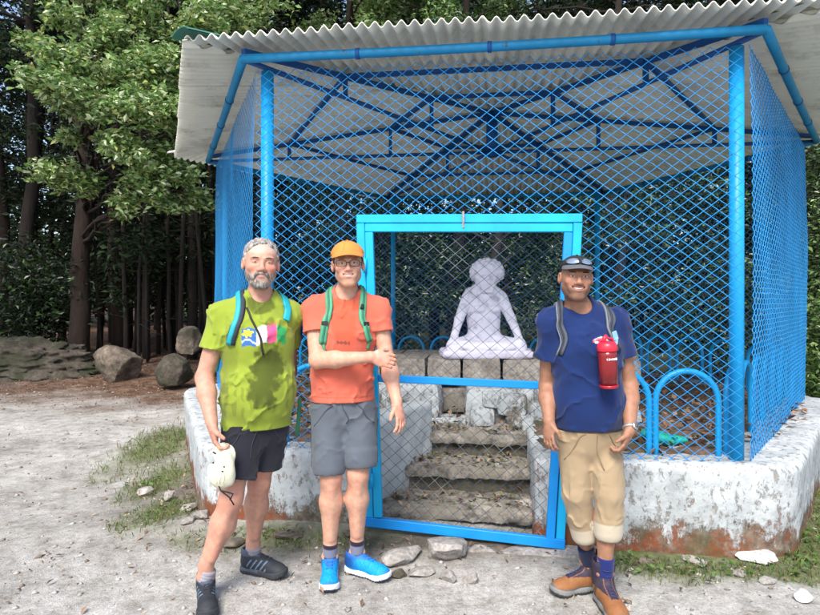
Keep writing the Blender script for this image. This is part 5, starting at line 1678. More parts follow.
def green_shirt(V, J, fr, lat):
    c = np.tile(A(.235, .30, .032), (len(V), 1))
    o = J['chest']; u = (V - o) @ lat; z = V[:, 2] - o[2]; f = (V - o) @ fr
    n = fbm(u * 14, z * 14, f * 6, 2.); n2 = fbm(u * 40, z * 40, f * 10, 5.)
    front = f > 0
    wet = (.068, .088, .012)
    m = ss(.0, .6, 1 - ((u - .03 - .15 * (z + .2)) / .10) ** 2 - ((z + .19) / .165) ** 2 + 1.0 * n + .45 * n2)
    m2 = ss(.0, .5, 1 - ((u - .05) / .04) ** 2 - ((z + .06) / .16) ** 2 + .7 * n)
    m3 = ss(.0, .4, 1 - ((u - .01) / .085) ** 2 - ((z - .16) / .05) ** 2 + .5 * n)
    m4 = ss(.25, .5, np.sin(u * 170 + n * 3) * ss(.0, .35, .3 + n) * (1 - ((u - .06) / .05) ** 2) * ss(-.42, -.3, z) * ss(-.22, -.3, z))
    m5 = ss(0, .7, 1 - ((u + .14) / .05) ** 2 - ((z + .10) / .2) ** 2 + 1.2 * n)
    for mm, a_ in ((m, .95), (m2, .6), (m3, .8), (m4, .35), (m5, .3)): c = mixin(c, mm * a_ * front, wet)
    # printed flags
    sl = z - .012
    rag = .006 * np.sin(u * 90) + .01 * np.sin(u * 25)
    for k, (u0, u1, cl) in enumerate([(-.085, -.018, (.03, .13, .42)), (-.015, .035, (.72, .74, .80)), (.038, .085, (.72, .08, .24)), (.088, .135, (.01, .33, .10))]):
        zt = .055 - .1 * (u - u0) * (1 if k % 2 else .3) + rag; zb = -.032 - .16 * (u - u0) * .4 + rag
        c = mixin(c, front * ((u > u0) & (u < u1) & (z < zt) & (z > zb)) * .93, cl)
    star = ((u + .058) / .024) ** 2 + ((z - .022) / .018) ** 2 < 1 + .5 * np.sin(6 * np.arctan2(z - .022, u + .058))
    c = mixin(c, front * star * .95, (.75, .68, .03))
    c = mixin(c, front * (np.abs(z + .018 - .01 * np.sin(u * 80)) < .005) * (u < -.018) * (u > -.085), (.5, .55, .7))
    c = mixin(c, front * (u > .04) * (u < .1) * ss(.055, .07, z) * ss(.085, .07, z) * .6, (.35, .16, .03))
    return c
def black_shorts(V, hems, J):
    return np.tile(A(.016, .017, .026), (len(V), 1))
ex1 = lambda x, y, z: .55 * ss(.045, .065, z) * (y < 0)
ex1.col = (.62, .45, .38)
ex1b = lambda x, y, z: .6 * ss(-.03, -.07, z) * ss(-.125, -.11, z)
ex1b.col = (.42, .33, .28)
m1 = dict(label='grey bearded man in a sweat-marked lime green T-shirt and black shorts, holding a cap', seed=1.3,
    J=dict(pel=(256, 424, 3.22), waist=(259, 386, 3.2), chest=(257, 336, 3.19), neck=(260, 295, 3.22), head=(261, 264.5, 3.17),
           shR=(223, 314, 3.16), shL=(288, 312, 3.27), elR=(204, 378, 3.11), elL=(289, 370, 3.44), wrR=(212, 424, 2.99), wrL=(276, 405, 3.42),
           hipR=(243, 428, 3.18), hipL=(268, 428, 3.26), knR=(231, 499, 3.07), knL=(259, 483, 3.27), ankR=(206, 577, 3.07), ankL=(253, 553, 3.37)),
    head=(17, 2, 3, 1.03, 1.10), sq=.70, rad=(.157, .168, .172), belly=(.15, .035), armr=.048, legr=.0575, neckr=.060, jaw=1.05, nose=1.1,
    smile=.15, skin=(.47, .27, .19), red=(.55, .20, .145), lip=(.48, .20, .17), extra=[ex1, ex1b], browm=M_hbrow, browt=.0052, eyeo=.34,
    hemz=P(0, 424, 3.2)[2], sleeve=.56, slr=.075, famp=.0095, shirtcol=green_shirt,
    handR=dict(d=A(.03, -.02, -.12), pn=A(.9, .35, .1), th=A(.2, -.9, 0), curl=.85, tc=.5, s=1.1), handL=dict(d=A(-.05, .02, -.1), pn=A(-.9, 0, 0), th=A(0, 1, 0), curl=.5),
    pant=dict(name='shorts', long=False, hemR=(236, 480, 3.10), hemL=(263, 466, 3.27), r=(.108, .1, .098), col=black_shorts, amp=.008))
p1, J1, H1, fr1, lat1, st1, shirt1, pant1 = build_person(m1)
# hair and beard
def hair_mesh(name, H, root, m, fn, lo=(-.12, -.13, -.15), hi=(.12, .14, .16), h_=.0036, seed=0., amp=.003, fr_=110):
    c = [H.p(x, y, z) for x in (lo[0], hi[0]) for y in (lo[1], hi[1]) for z in (lo[2], hi[2])]
    a, b_ = bbox(c, 0)
    F = Field(a, b_, h_)
    fn(F)
    F.noise(lambda x, y, z: amp * np.sin(x * fr_ + 3 * np.sin(z * 60 + seed)) * np.sin(y * fr_ * .9 + z * 70) + amp * fbm(x * 60, y * 60, z * 40, seed), .02)
    V, Q = F.mesh(); V = relax(V, Q, 1)
    return link(name, V, [Q], m, root, True)
def hair1(F):
    H1.ell(F, (0, .022, .046), (.081, .098, .088), .005)
    H1.ell(F, (0, -.075, .02), (.070, .080, .077), .02, '-')     # forehead
    F.cut(H1.p(0, .0, -.035), -H1.M[2] * 1. + 0 * H1.M[1], .01)
    for sx in (-1, 1): H1.ell(F, (sx * .055, -.075, .015), (.045, .06, .06), .01, '-'); H1.ell(F, (sx * .082, .006, -.008), (.02, .024, .03), .006, '-')
hair_mesh('hair', H1, p1, M_hgrey, hair1, amp=.0035, seed=3.)
def beard1(F):
    H1.ell(F, (0, -.017, -.028), (.0645, .080, .085), .01)
    H1.ell(F, (0, -.068, -.098), (.032, .025, .022), .03)
    for sx in (-1, 1): H1.cone(F, (sx * .057, .0, -.05), (sx * .014, -.069, -.100), .018, .018, .025)
    F.cut(H1.p(0, -.05, -.036), H1.M[2] - .35 * H1.M[1], .006)
    F.cut(H1.p(0, .012, 0), H1.M[1] - .5 * H1.M[2], .006)
    for sx in (-1, 1): H1.ell(F, (sx * .042, -.088, -.026), (.022, .034, .022), .010, '-')
    for sx in (-1, 1):
        H1.cone(F, (0, -.101, -.0435), (sx * .020, -.095, -.047), .0065, .0075, .006); H1.cone(F, (sx * .020, -.095, -.047), (sx * .034, -.078, -.068), .0075, .011, .006)
    H1.cone(F, (-.016, -.11, -.060), (.016, -.11, -.060), .0055, .0055, .004, '-')
hair_mesh('beard', H1, p1, M_beard, beard1, amp=.0028, seed=5., fr_=160)
# backpack of the first man
M_teal = mat('teal_webbing', (.01, .30, .36), .6, .1, 20, .3, 300, .001)
M_navyw = mat('dark_webbing', (.02, .025, .04), .7, .15, 20, .2, 300, .001)
def pack(name, lab, c, size, M3, m, seed, colr):
    t = empty(name, c - A(0, 0, size[2] / 2), lab, 'backpack')
    lo, hi = bbox([c - A(.35, .35, .4), c + A(.35, .35, .4)], 0)
    F = Field(lo, hi, .007)
    F.box(c, np.array(size) / 2, M3, .06)
    F.ell(c + M3[1] * size[1] * .45 - M3[2] * .08, (size[0] * .36, size[1] * .4, size[2] * .28), .04, M3)
    F.noise(lambda x, y, z: .006 * fbm(x * 9, y * 9, z * 9, seed), .04)
    V, Q = F.mesh(); V = relax(V, Q, 2)
    link('pack_body', V, [Q], M_cloth, t, True, np.tile(np.array(colr, float), (len(V), 1)))
    return t
fr3 = lambda fr, lat: np.array([lat, -fr, [0, 0, 1]])
bp1 = pack('backpack', 'teal and dark daypack worn by the man in lime green, mostly hidden behind his back', J1['chest'] - fr1 * .205 - A(0, 0, .14), (.27, .15, .43), fr3(fr1, lat1), None, 2., (.02, .12, .15))
def strap_pts(J, fr, lat, u0, u1, z1, zmid=.0, uu=None):
    """from the top of the shoulder down the chest"""
    n_ = J['neck']
    return [n_ + lat * u0 - fr * .06 + A(0, 0, .0), n_ + lat * u0 * 1.03 + fr * .0 + A(0, 0, .03), n_ + lat * (u0 * 1.06) + fr * .10 - A(0, 0, .03),
            n_ + lat * (u0 + (u1 - u0) * .45) + fr * .16 - A(0, 0, .11), n_ + lat * (u0 + (u1 - u0) * .8) + fr * .16 - A(0, 0, .18), n_ + lat * u1 + fr * .14 - A(0, 0, z1)]
ribbon(st1, strap_pts(J1, fr1, lat1, -.105, -.165, .25), .050, .007, M_navyw, 'strap', bp1)
ribbon(st1, strap_pts(J1, fr1, lat1, -.115, -.172, .25), .028, .0085, M_teal, 'strap_lining', bp1, off=.006)
ribbon(st1, strap_pts(J1, fr1, lat1, .130, .172, .20)[:4], .040, .007, M_teal, 'strap', bp1)
ribbon(st1, [J1['neck'] + lat1 * -.085 + fr1 * .13 - A(0, 0, .05), J1['neck'] + lat1 * -.055 + fr1 * .16 - A(0, 0, .12), J1['neck'] + lat1 * -.02 + fr1 * .19 - A(0, 0, .20), J1['neck'] + lat1 * -.008 + fr1 * .2 - A(0, 0, .30)], .011, .003, M_black, 'strap_tail', bp1)
ribbon(None, [P(223, 345, 3.2), P(219, 356, 3.28), P(216, 370, 3.38)], .028, .006, M_teal, 'strap_tail', bp1)
# water bottle in the side pocket
wb = empty('water_bottle', P(296, 330, 3.42), 'blue water bottle with a white band, between the green and orange shirts', 'bottle')
M_blueb = mat('blue_bottle', (.02, .10, .55), .2, .05, 6, 0, spec=.6)
M_bwhite = mat('white_label', (.7, .72, .75), .5, .05, 10, 0)
b0 = P(296, 337, 3.42)
mb = MB(); mb.tube([b0, b0 + A(0, 0, .004), b0 + A(0, 0, .11), b0 + A(0, 0, .13)], [.03, .035, .035, .026], 20); mb.build('bottle_body', M_blueb, wb, True)
mb = MB(); mb.tube([b0 + A(0, 0, .062), b0 + A(0, 0, .098)], .0362, 20); mb.build('label_band', M_bwhite, wb, True)
mb = MB(); mb.tube([b0 + A(0, 0, .13), b0 + A(0, 0, .16), b0 + A(0, 0, .165)], [.021, .021, .016], 16); mb.build('bottle_cap', M_blueb, wb, True)
# shoes
def blacktrail(q):
    x, y, z = q[:, 0], q[:, 1], q[:, 2]
    c = np.tile(A(.022, .026, .034), (len(q), 1))
    st_ = (np.abs(((x * 1.0 - z * .75) % .030) - .015) < .0045) & (x > -.01) & (x < .11) & (z > .03) & (z < .085) & (np.abs(y) > .018)
    c = mixin(c, st_ * 1., (.13, .19, .27)); c = mixin(c, (x > .17) * .9, (.03, .032, .036)); c = mixin(c, (z > .10) * .8, (.07, .09, .13))
    return c
def blksole(q):
    c = np.tile(A(.035, .038, .045), (len(q), 1)); return mixin(c, (q[:, 2] > .018) & (q[:, 0] < .06), (.06, .075, .10))
M_laced = mat('dark_lace', (.03, .03, .035), .7, .1, 30, 0)
shoe(p1, J1['ankR'], (.36, -.93), .3, blacktrail, blksole, dict(h=.115), M_laced)
shoe(p1, J1['ankL'], (.93, -.36), .3, blacktrail, blksole, dict(h=.115), M_laced)
sock(p1, J1, 'R', .10, .155, .037, lambda z: np.tile(A(.30, .28, .32), (len(z), 1))); sock(p1, J1, 'L', .10, .152, .037, lambda z: np.tile(A(.25, .24, .28), (len(z), 1)))
# cream cap in his hand
hc = P(222, 464.5, 2.96)
ht = empty('sun_hat', hc - A(0, 0, .12), 'cream cloth cap with dark chin cord hanging from the green shirt man\'s hand', 'hat')
M_cream = mat('cream_cotton', (.66, .64, .49), .85, .06, 12, .25, 300, .001)
F = Field(hc - A(.14, .16, .2), hc + A(.14, .16, .2), .005)
mh = np.array([nrm(A(.92, .25, .12)), nrm(A(-.25, .96, 0)), nrm(A(-.12, 0, .99))])
F.ell(hc + A(-.004, .008, -.040), (.066, .050, .080), .0, mh)
F.ell(hc + A(-.006, .030, -.020), (.056, .044, .078), .006, mh, '-')
F.box(hc + A(-.01, .01, .075), (.09, .09, .065), mh, 0, .004, '-')
F.ell(hc + A(.010, .006, .045), (.052, .009, .062), .010, mh)
F.ell(hc + A(.030, -.002, -.012), (.030, .022, .090), .014, mh)
F.noise(lambda x, y, z: .004 * fbm(x * 16, y * 16, z * 16, 4.), .02)
V, Q = F.mesh(); V = relax(V, Q, 2)
crown_o = link('hat_crown', V, [Q], M_cream, ht, True)
sth = stickfn(V, Q)
for k in range(3):
    q0 = [sth(hc + A(-.02 + .03 * k + .01 * math.sin(t_ * 3), -.1, .10 - .21 * t_), .001)[0] for t_ in np.linspace(0, 1, 14)]
    mb = MB(); mb.tube(q0, .0014, 5); mb.build('seam', M_cream, ht, True)
for u, v in ((.03, -.01), (.036, .012)):
    c_, n__ = sth(hc + A(u, -.1, v), .0005); mb = MB(); mb.tube([c_, c_ + n__ * .002], .004, 10); mb.build('eyelet', M_black, ht, True)
mb = MB(); mb.tube([P(213, 452, 2.91), P(216, 454, 2.91)], .004, 8); mb.build('buckle', M_black, ht, True)
mb = MB(); mb.tube([P(213, 462, 2.95), P(216, 480, 2.94), P(221, 491, 2.93), P(229, 497, 2.93), P(234, 505, 2.94)], .0035, 6); mb.build('chin_cord', M_black, ht, True)
mb = MB(); mb.tube([P(221, 491, 2.93), P(227, 492, 2.93), P(233, 494, 2.93), P(230, 500, 2.93)], .004, 6); mb.build('chin_cord', M_black, ht, True)
# ---- second man: orange T-shirt
def orange_shirt(V, J, fr, lat):
    c = np.tile(A(.58, .125, .080), (len(V), 1))
    o = J['chest']; u = (V - o) @ lat; z = V[:, 2] - o[2]; f = (V - o) @ fr
    n = fbm(u * 10, z * 10, f * 6, 2.5)
    wet = (.50, .085, .035)
    m = ss(.0, .5, 1 - (u / .07) ** 2 - ((z - .02) / .12) ** 2 + .9 * n)
    m2 = ss(0, .5, 1 - (u / .10) ** 2 - ((z - .15) / .045) ** 2 + .6 * n)
    c = mixin(c, np.maximum(m, m2) * .6 * (f > 0), wet)
    lg = (f > 0) & (np.abs(z + .045 + .05 * (u + .01) ) < .007 + .003 * np.sin(u * 300)) & (u > -.04) & (u < .03)
    c = mixin(c, lg * .75, (.12, .05, .05))
    return finish(c, V, J, P(0, 399, 3.33)[2])
def grey_shorts(V, hems, J):
    return np.tile(A(.095, .112, .138), (len(V), 1))
st2b = lambda x, y, z: .35 * ss(-.045, -.075, z) * ss(-.125, -.115, z)
st2b.col = (.40, .22, .14)
m2 = dict(label='man in an orange T-shirt, grey shorts and orange cap, one hand on his forearm', seed=4.1,
    J=dict(pel=(343, 404, 3.34), waist=(342, 374, 3.33), chest=(344, 333, 3.32), neck=(346, 292, 3.34), head=(348, 265.5, 3.27),
           shR=(314, 309, 3.31), shL=(377, 308, 3.35), elR=(317, 361, 3.2), elL=(387, 360, 3.30), wrR=(371, 357, 3.10), wrL=(397, 403, 3.16),
           hipR=(329, 409, 3.34), hipL=(359, 409, 3.35), knR=(331, 477, 3.29), knL=(358, 474, 3.31), ankR=(330, 557, 3.33), ankL=(357, 553, 3.37)),
    head=(6, 1, -2, .97, 1.07), sq=.66, rad=(.158, .150, .162), armr=.046, legr=.0565, neckr=.055, jaw=1.0, nose=.95,
    smile=.7, skin=(.53, .32, .225), red=(.58, .24, .17), lip=(.55, .24, .20), extra=[st2b], browm=M_hbrown, browt=.003, eyeo=.85,
    hemz=P(0, 399, 3.33)[2], sleeve=.47, slr=.072, famp=.0088, shirtcol=orange_shirt,
    handR=dict(d=A(.92, -.0, -.18), pn=A(.25, .8, -.25), th=A(.2, -.1, 1), curl=.75, tc=.5, s=1.0),
    handL=dict(d=A(.03, -.04, -.12), pn=A(-.7, .5, 0), th=A(-.4, -.85, 0), curl=.42, tc=.25, s=1.0),
    pant=dict(name='shorts', long=False, hemR=(329, 468, 3.29), hemL=(361, 461, 3.31), r=(.102, .093, .086), col=grey_shorts, amp=.008, cuff=.05))
p2, J2, H2, fr2, lat2, st2, shirt2, pant2 = build_person(m2)
def hair2(F):
    H2.ell(F, (0, .026, .03), (.080, .095, .085), .005)
    H2.ell(F, (0, -.080, .0), (.080, .085, .10), .01, '-')
    F.cut(H2.p(0, .0, -.03), -H2.M[2], .01)
    for sx in (-1, 1): H2.ell(F, (sx * .085, .010, -.01), (.02, .020, .03), .006, '-')
hair_mesh('hair', H2, p2, M_hbrown, hair2, amp=.003, seed=8.)
M_capo = mat('orange_cap_cotton', (.60, .215, .045), .85, .08, 12, .25, 350, .001)
def cap(root, H, m, name='cap', dome=(.083, .104, .090), zb=.062, brim_w=.070, brim_l=.066, pitch=16., under=None):
    c = [H.p(x, y, z) for x in (-.12, .12) for y in (-.22, .14) for z in (-.02, .17)]
    a, b_ = bbox(c, 0)
    F = Field(a, b_, .0034)
    H.ell(F, (0, .012, .046), dome, .0)
    H.ell(F, (0, .012, .040), (dome[0] - .006, dome[1] - .006, dome[2] - .006), .0, '-')
    F.cut(H.p(0, 0, zb), -H.M[2] + .10 * H.M[1], .002)
    F.noise(lambda x, y, z: .0015 * fbm(x * 30, y * 30, z * 30, 1.), .02)
    V, Q = F.mesh(); V = relax(V, Q, 2)
    o = link(name, V, [Q], m, root, True)
    # brim: curved plate, thickness 3 mm
    nu, nv = 25, 12
    Vt = []
    for side in (0, 1):
        for i in range(nu):
            for j in range(nv):
                s = -1 + 2 * i / (nu - 1); t_ = j / (nv - 1)
                ang = s * 1.15
                bx, by = dome[0] * .97 * math.sin(ang), .012 - dome[1] * .97 * math.cos(ang)
                out = brim_l * (1 - abs(s) ** 2.6)
                x = bx * (1 + .06 * t_) ; y = by - out * t_
                z = zb + .006 + .10 * by * -0 - math.tan(R(pitch)) * out * t_ - .020 * (x / brim_w) ** 2 * (.35 + .65 * t_) + .004
                Vt.append(H.p(x, y, z - .0035 * side))
    n1 = nu * nv
    Fq_ = []
    for i in range(nu - 1):
        for j in range(nv - 1):
            a_ = i * nv + j; Fq_.append([a_, a_ + 1, a_ + nv + 1, a_ + nv]); Fq_.append([n1 + a_, n1 + a_ + nv, n1 + a_ + nv + 1, n1 + a_ + 1])
        a_ = i * nv + nv - 1; Fq_.append([a_, n1 + a_, n1 + a_ + nv, a_ + nv])
    link('brim', np.array(Vt), [np.array(Fq_)], under or m, o, True)
    mb = MB()
    for k in range(6):
        an = k * np.pi / 3 + .26
        pts = [H.p(math.cos(an) * dome[0] * 1.005 * math.sin(t_), .012 + math.sin(an) * dome[1] * 1.005 * math.sin(t_), .046 + dome[2] * 1.005 * math.cos(t_)) for t_ in np.linspace(.05, 1.5, 10)]
        mb2 = MB(); mb2.tube(pts, .0012, 4); mb2.build('seam', m, o, True)
    mb.tube([H.p(0, .012, .046 + dome[2] - .001), H.p(0, .012, .046 + dome[2] + .005)], .006, 10); mb.build('button', m, o, True)
    return o
cap(p2, H2, M_capo, dome=(.089, .106, .090))
# spectacles
M_spec = mat('dark_frame', (.02, .018, .018), .3, .05, 5, 0, spec=.6)
gl_ = empty('glasses', H2.p(0, -.1, .01), 'dark rimmed rectangular spectacles worn by the man in the orange cap', 'spectacles')
for sx in (-1, 1):
    pts = []
    for a_ in np.linspace(0, 2 * np.pi, 24, endpoint=False):
        cx = np.sign(math.cos(a_)) * abs(math.cos(a_)) ** .6 * .0245; cz = np.sign(math.sin(a_)) * abs(math.sin(a_)) ** .6 * .0165
        pts.append(H2.p(sx * .033 + cx, -.103 + .25 * abs(sx * .033 + cx) ** 1.2 * .6, .008 + cz))
    mb = MB(); mb.tube(pts, .0019, 6, closed=True); mb.build('rim', M_spec, gl_, True)
    mb = MB(); mb.tube([H2.p(sx * .057, -.094, .014), H2.p(sx * .080, -.02, .012), H2.p(sx * .083, .015, .006)], .0016, 6); mb.build('temple', M_spec, gl_, True)
mb = MB(); mb.tube([H2.p(-.009, -.103, .012), H2.p(0, -.107, .014), H2.p(.009, -.103, .012)], .0018, 6); mb.build('bridge', M_spec, gl_, True)
# backpack, green straps
M_greenw = mat('green_webbing', (.07, .30, .17), .7, .1, 20, .3, 300, .001)
M_dgreen = (.015, .05, .035)
bp2 = pack('backpack', 'dark green rucksack behind the man in orange, its side showing beside his arm', J2['chest'] - fr2 * .22 - A(.04, 0, .12), (.30, .17, .52), fr3(fr2, lat2), None, 7., M_dgreen)
nk = J2['neck']
def s2(u0, u1, zz): return [nk + lat2 * u0 - fr2 * .05 + A(0, 0, .0), nk + lat2 * u0 * 1.03 + A(0, 0, .03), nk + lat2 * u0 * 1.1 + fr2 * .1 - A(0, 0, .04), nk + lat2 * (u0 + u1) / 2 + fr2 * .16 - A(0, 0, .12), nk + lat2 * u1 + fr2 * .15 - A(0, 0, .19), nk + lat2 * (u1 + .01 * np.sign(u1)) + fr2 * .14 - A(0, 0, zz)]
ribbon(st2, s2(-.088, -.115, .27), .042, .006, M_greenw, 'strap', bp2)
ribbon(st2, s2(.088, .130, .27), .040, .006, M_greenw, 'strap', bp2)
ribbon(st2, [nk + lat2 * .088 + fr2 * .14 - A(0, 0, .065), nk + lat2 * .105 + fr2 * .15 - A(0, 0, .07)], .030, .012, M_black, 'strap_patch', bp2, n=4, off=.01)
ribbon(st2, [nk + lat2 * -.12 + fr2 * .15 - A(0, 0, .25), nk + lat2 * -.135 + fr2 * .15 - A(0, 0, .33)], .016, .004, M_greenw, 'strap_tail', bp2, n=8)
ribbon(st2, [nk + lat2 * .135 + fr2 * .15 - A(0, 0, .25), nk + lat2 * .145 + fr2 * .15 - A(0, 0, .32)], .016, .004, M_greenw, 'strap_tail', bp2, n=8)
def bluerun(q):
    x, y, z = q[:, 0], q[:, 1], q[:, 2]
    c = np.tile(A(.004, .26, .62), (len(q), 1))
    n = np.sin(x * 300) * np.sin(y * 300) * np.sin(z * 300)
    c = c * (1 + .25 * n)[:, None]
    c = mixin(c, ss(.05, -.02, x) * ss(.03, .05, z) * .85, (.012, .04, .22))
    c = mixin(c, (z > .092) * .7, (.03, .12, .40)); c = mixin(c, ss(.185, .2, x) * .6, (.02, .08, .38))
    return c
def whitesole(q):
    c = np.tile(A(.66, .70, .74), (len(q), 1)); return mixin(c, (q[:, 2] < .009), (.05, .05, .10))
M_bluel = mat('blue_lace', (.02, .14, .55), .7, .1, 30, 0)
shoe(p2, J2['ankR'], (.10, -.99), .3, bluerun, whitesole, dict(h=.098), M_bluel)
shoe(p2, J2['ankL'], (.86, -.50), .3, bluerun, whitesole, dict(h=.098), M_bluel)
def sock2(z):
    c = np.tile(A(.17, .18, .25), (len(z), 1)); c[z > .165] = (.02, .015, .03); c[z < .118] = (.03, .025, .05); return c
sock(p2, J2, 'R', .085, .185, .037, sock2); sock(p2, J2, 'L', .085, .19, .037, sock2)

M_greend = mat('dark_green_webbing', (.03, .15, .09), .8, .1, 20, .3, 300, .001)
ribbon(st2, s2(-.088, -.115, .27), .014, .0075, M_greend, 'strap_webbing', bp2, off=.004)
ribbon(st2, s2(.088, .130, .27), .014, .0075, M_greend, 'strap_webbing', bp2, off=.004)
for sg, u_ in ((-1, -.108), (1, .118)):
    bl_, bn_ = st2(J2['neck'] + lat2 * u_ + fr2 * .15 - A(0, 0, .155), .012); e_ = nrm(A(0, 0, -1) + bn_ * .2); mb = MB(); mb.box(bl_, (.022, .034, .006), np.array([e_, nrm(np.cross(bn_, e_)), bn_]), .002); mb.build('buckle', M_black, bp2)

# ---- third man: navy T-shirt
def navy_shirt(V, J, fr, lat):
    c = np.tile(A(.007, .022, .100), (len(V), 1))
    o = J['chest']; u = (V - o) @ lat; z = V[:, 2] - o[2]; f = (V - o) @ fr
    # small red and white print at the left breast
    lx = (u - .035) / .045; lz = (z - .055) / .020
    arc = (lx ** 2 + (lz + .4) ** 2 < 1.0) & (lx ** 2 + (lz + .6) ** 2 > .45) & (f > 0) & (lz > -.5)
    c = mixin(c, arc * .9, (.65, .10, .12))
    w_ = (np.abs(lz + .35) < .30) & (np.abs(lx) < 1.05) & (np.sin(lx * 9) > -.35) & (f > 0)
    c = mixin(c, w_ * .85, (.72, .72, .80))
    w2 = (np.abs(lz - .45 - .35 * np.cos(lx * 3)) < .16) & (np.abs(lx) < .8) & (f > 0)
    c = mixin(c, w2 * .7, (.6, .62, .75))
    return finish(c, V, J, P(0, 431, 3.1)[2])
def khaki(V, hems, J):
    c = np.tile(A(.30, .225, .14), (len(V), 1))
    for hm, dv in hems:
        d_ = (V - hm) @ dv; oth = [q for q, _ in hems if q is not hm][0]
        near = np.linalg.norm((V - hm)[:, :2], axis=1) < np.linalg.norm((V - oth)[:, :2], axis=1)
        c = mixin(c, near * ss(-.062, -.055, d_) * ss(.08, .03, d_), (.46, .40, .31))
    # faint seams
    return c
st3 = lambda x, y, z: .55 * ss(-.035, -.06, z) * ss(-.13, -.12, z)
st3.col = (.10, .062, .045)
st3b = lambda x, y, z: .5 * ((np.abs(z + .043) < .007) & (np.abs(x) < .028)) * (y < -.07)
st3b.col = (.05, .03, .025)
m3 = dict(label='smiling man in a navy T-shirt, rolled khaki trousers and dark cap', seed=7.7,
    J=dict(pel=(589, 434, 3.12), waist=(588, 398, 3.1), chest=(586, 350, 3.09), neck=(578, 305, 3.11), head=(576, 278.5, 3.04),
           shR=(552, 322, 3.1), shL=(615, 321, 3.11), elR=(547, 386, 3.17), elL=(629, 384, 3.13), wrR=(549, 421, 3.02), wrL=(630, 430, 2.98),
           hipR=(574, 438, 3.12), hipL=(604, 438, 3.12), knR=(577, 495, 3.08), knL=(609, 495, 3.02), ankR=(588, 562, 3.18), ankL=(605, 574, 3.03)),
    head=(-5, 1, 3, .92, 1.08), sq=.72, rad=(.156, .160, .163), belly=(.128, .02), armr=.0465, legr=.056, neckr=.057, jaw=1.08, nose=1.15,
    smile=1.0, skin=(.30, .155, .095), red=(.37, .16, .10), lip=(.30, .10, .08), extra=[st3, st3b], browm=M_hblack, browt=.0048, eyeo=.75, pinky=False,
    hemz=P(0, 431, 3.1)[2], sleeve=.56, slr=.082, famp=.0088, shirtcol=navy_shirt,
    handR=dict(d=A(-.01, -.03, -.12), pn=A(.8, .5, 0), th=A(.5, -.85, 0), curl=.45, tc=.3, s=.95),
    handL=dict(d=A(-.045, -.01, -.11), pn=A(-.85, .5, .2), th=A(-.35, -.9, 0), curl=.8, tc=.4, s=1.0),
    pant=dict(name='trousers', long=True, hemR=(585, 534, 3.12), hemL=(608, 533, 3.02), r=(.092, .074, .064), col=khaki, amp=.008, cuff=.058))
p3, J3, H3, fr3_, lat3, st3_, shirt3, pant3 = build_person(m3)
def hair3(F):
    H3.ell(F, (0, .026, .03), (.078, .093, .085), .005)
    H3.ell(F, (0, -.085, .0), (.080, .085, .10), .01, '-')
    F.cut(H3.p(0, .0, -.018), -H3.M[2], .01)
hair_mesh('hair', H3, p3, M_hblack, hair3, amp=.002, seed=9.)
M_capb = mat('charcoal_cap_cotton', (.018, .018, .024), .8, .15, 12, .25, 350, .001)
M_capu = mat('grey_cap_brim', (.10, .10, .115), .8, .15, 12, .25, 350, .001)
cap(p3, H3, M_capb, dome=(.083, .104, .078), brim_l=.060, pitch=18, under=M_capu)
# sunglasses pushed up on the cap
sg = empty('sunglasses', H3.p(0, -.1, .08), 'mirrored silver sunglasses resting above the brim of the dark cap', 'sunglasses')
M_lens = mat('mirror_lens', (.34, .42, .50), .12, .05, 4, 0, metal=.7)
for sx in (-1, 1):
    V = []; F_ = []
    for i in range(13):
        for j in range(7):
            u = i / 12; v = j / 6 * 2 - 1
            x = sx * (.007 + .055 * u); hgt_ = .0135 * math.sqrt(max(0, 1 - (1.9 * (u - .45)) ** 2 * .9)) + .001
            y = -.094 + .012 - .5 * 0 + 9.5 * (abs(x) ** 2) - .014 * (1 - v * v) * .3 - .02
            V.append(H3.p(x, y + .018 * (v + 1) * .5, .092 + v * hgt_ - .006 * u))
    n1 = len(V); V += [v + H3.M[1] * .002 for v in V]
    for i in range(12):
        for j in range(6):
            a_ = i * 7 + j; F_ += [[a_, a_ + 7, a_ + 8, a_ + 1], [n1 + a_, n1 + a_ + 1, n1 + a_ + 8, n1 + a_ + 7]]
    link('lens', np.array(V), [np.array(F_)], M_lens, sg, True)
    mb = MB(); mb.tube([H3.p(sx * .062, -.074, .092), H3.p(sx * .084, -.03, .086), H3.p(sx * .088, .02, .078)], .003, 6); mb.build('temple', M_spec, sg, True)
mb = MB(); mb.tube([H3.p(-.012, -.106, .098), H3.p(0, -.108, .101), H3.p(.012, -.106, .098)], .0035, 6); mb.build('bridge', M_spec, sg, True)
# necklace thread
nk = J3['neck']
# backpack with grey straps
M_greyw = mat('grey_webbing', (.06, .07, .09), .7, .1, 20, .3, 300, .001)
M_lgrey = mat('pale_grey_trim', (.17, .19, .22), .6, .1, 20, .2, 300, .001)
M_buck = mat('pale_blue_buckle', (.22, .42, .60), .4, .05, 20, 0)
bp3 = pack('backpack', 'dark daypack with grey straps worn by the man in navy', J3['chest'] - fr3_ * .205 - A(0, 0, .10), (.25, .14, .40), fr3(fr3_, lat3), None, 5., (.03, .035, .05))
def s3(u0, u1, zz, z2=0): return [nk + lat3 * u0 - fr3_ * .05, nk + lat3 * u0 * 1.03 + A(0, 0, .03), nk + lat3 * u0 * 1.12 + fr3_ * .1 - A(0, 0, .05), nk + lat3 * (u0 + u1) / 2 + fr3_ * .15 - A(0, 0, .11), nk + lat3 * u1 + fr3_ * .13 - A(0, 0, zz)]
ribbon(st3_, s3(-.10, -.145, .23), .038, .006, M_greyw, 'strap', bp3)
ribbon(st3_, s3(-.115, -.16, .23), .006, .0075, M_lgrey, 'strap_edge', bp3, off=.005)
ribbon(st3_, s3(.128, .165, .22), .042, .006, M_greyw, 'strap', bp3)
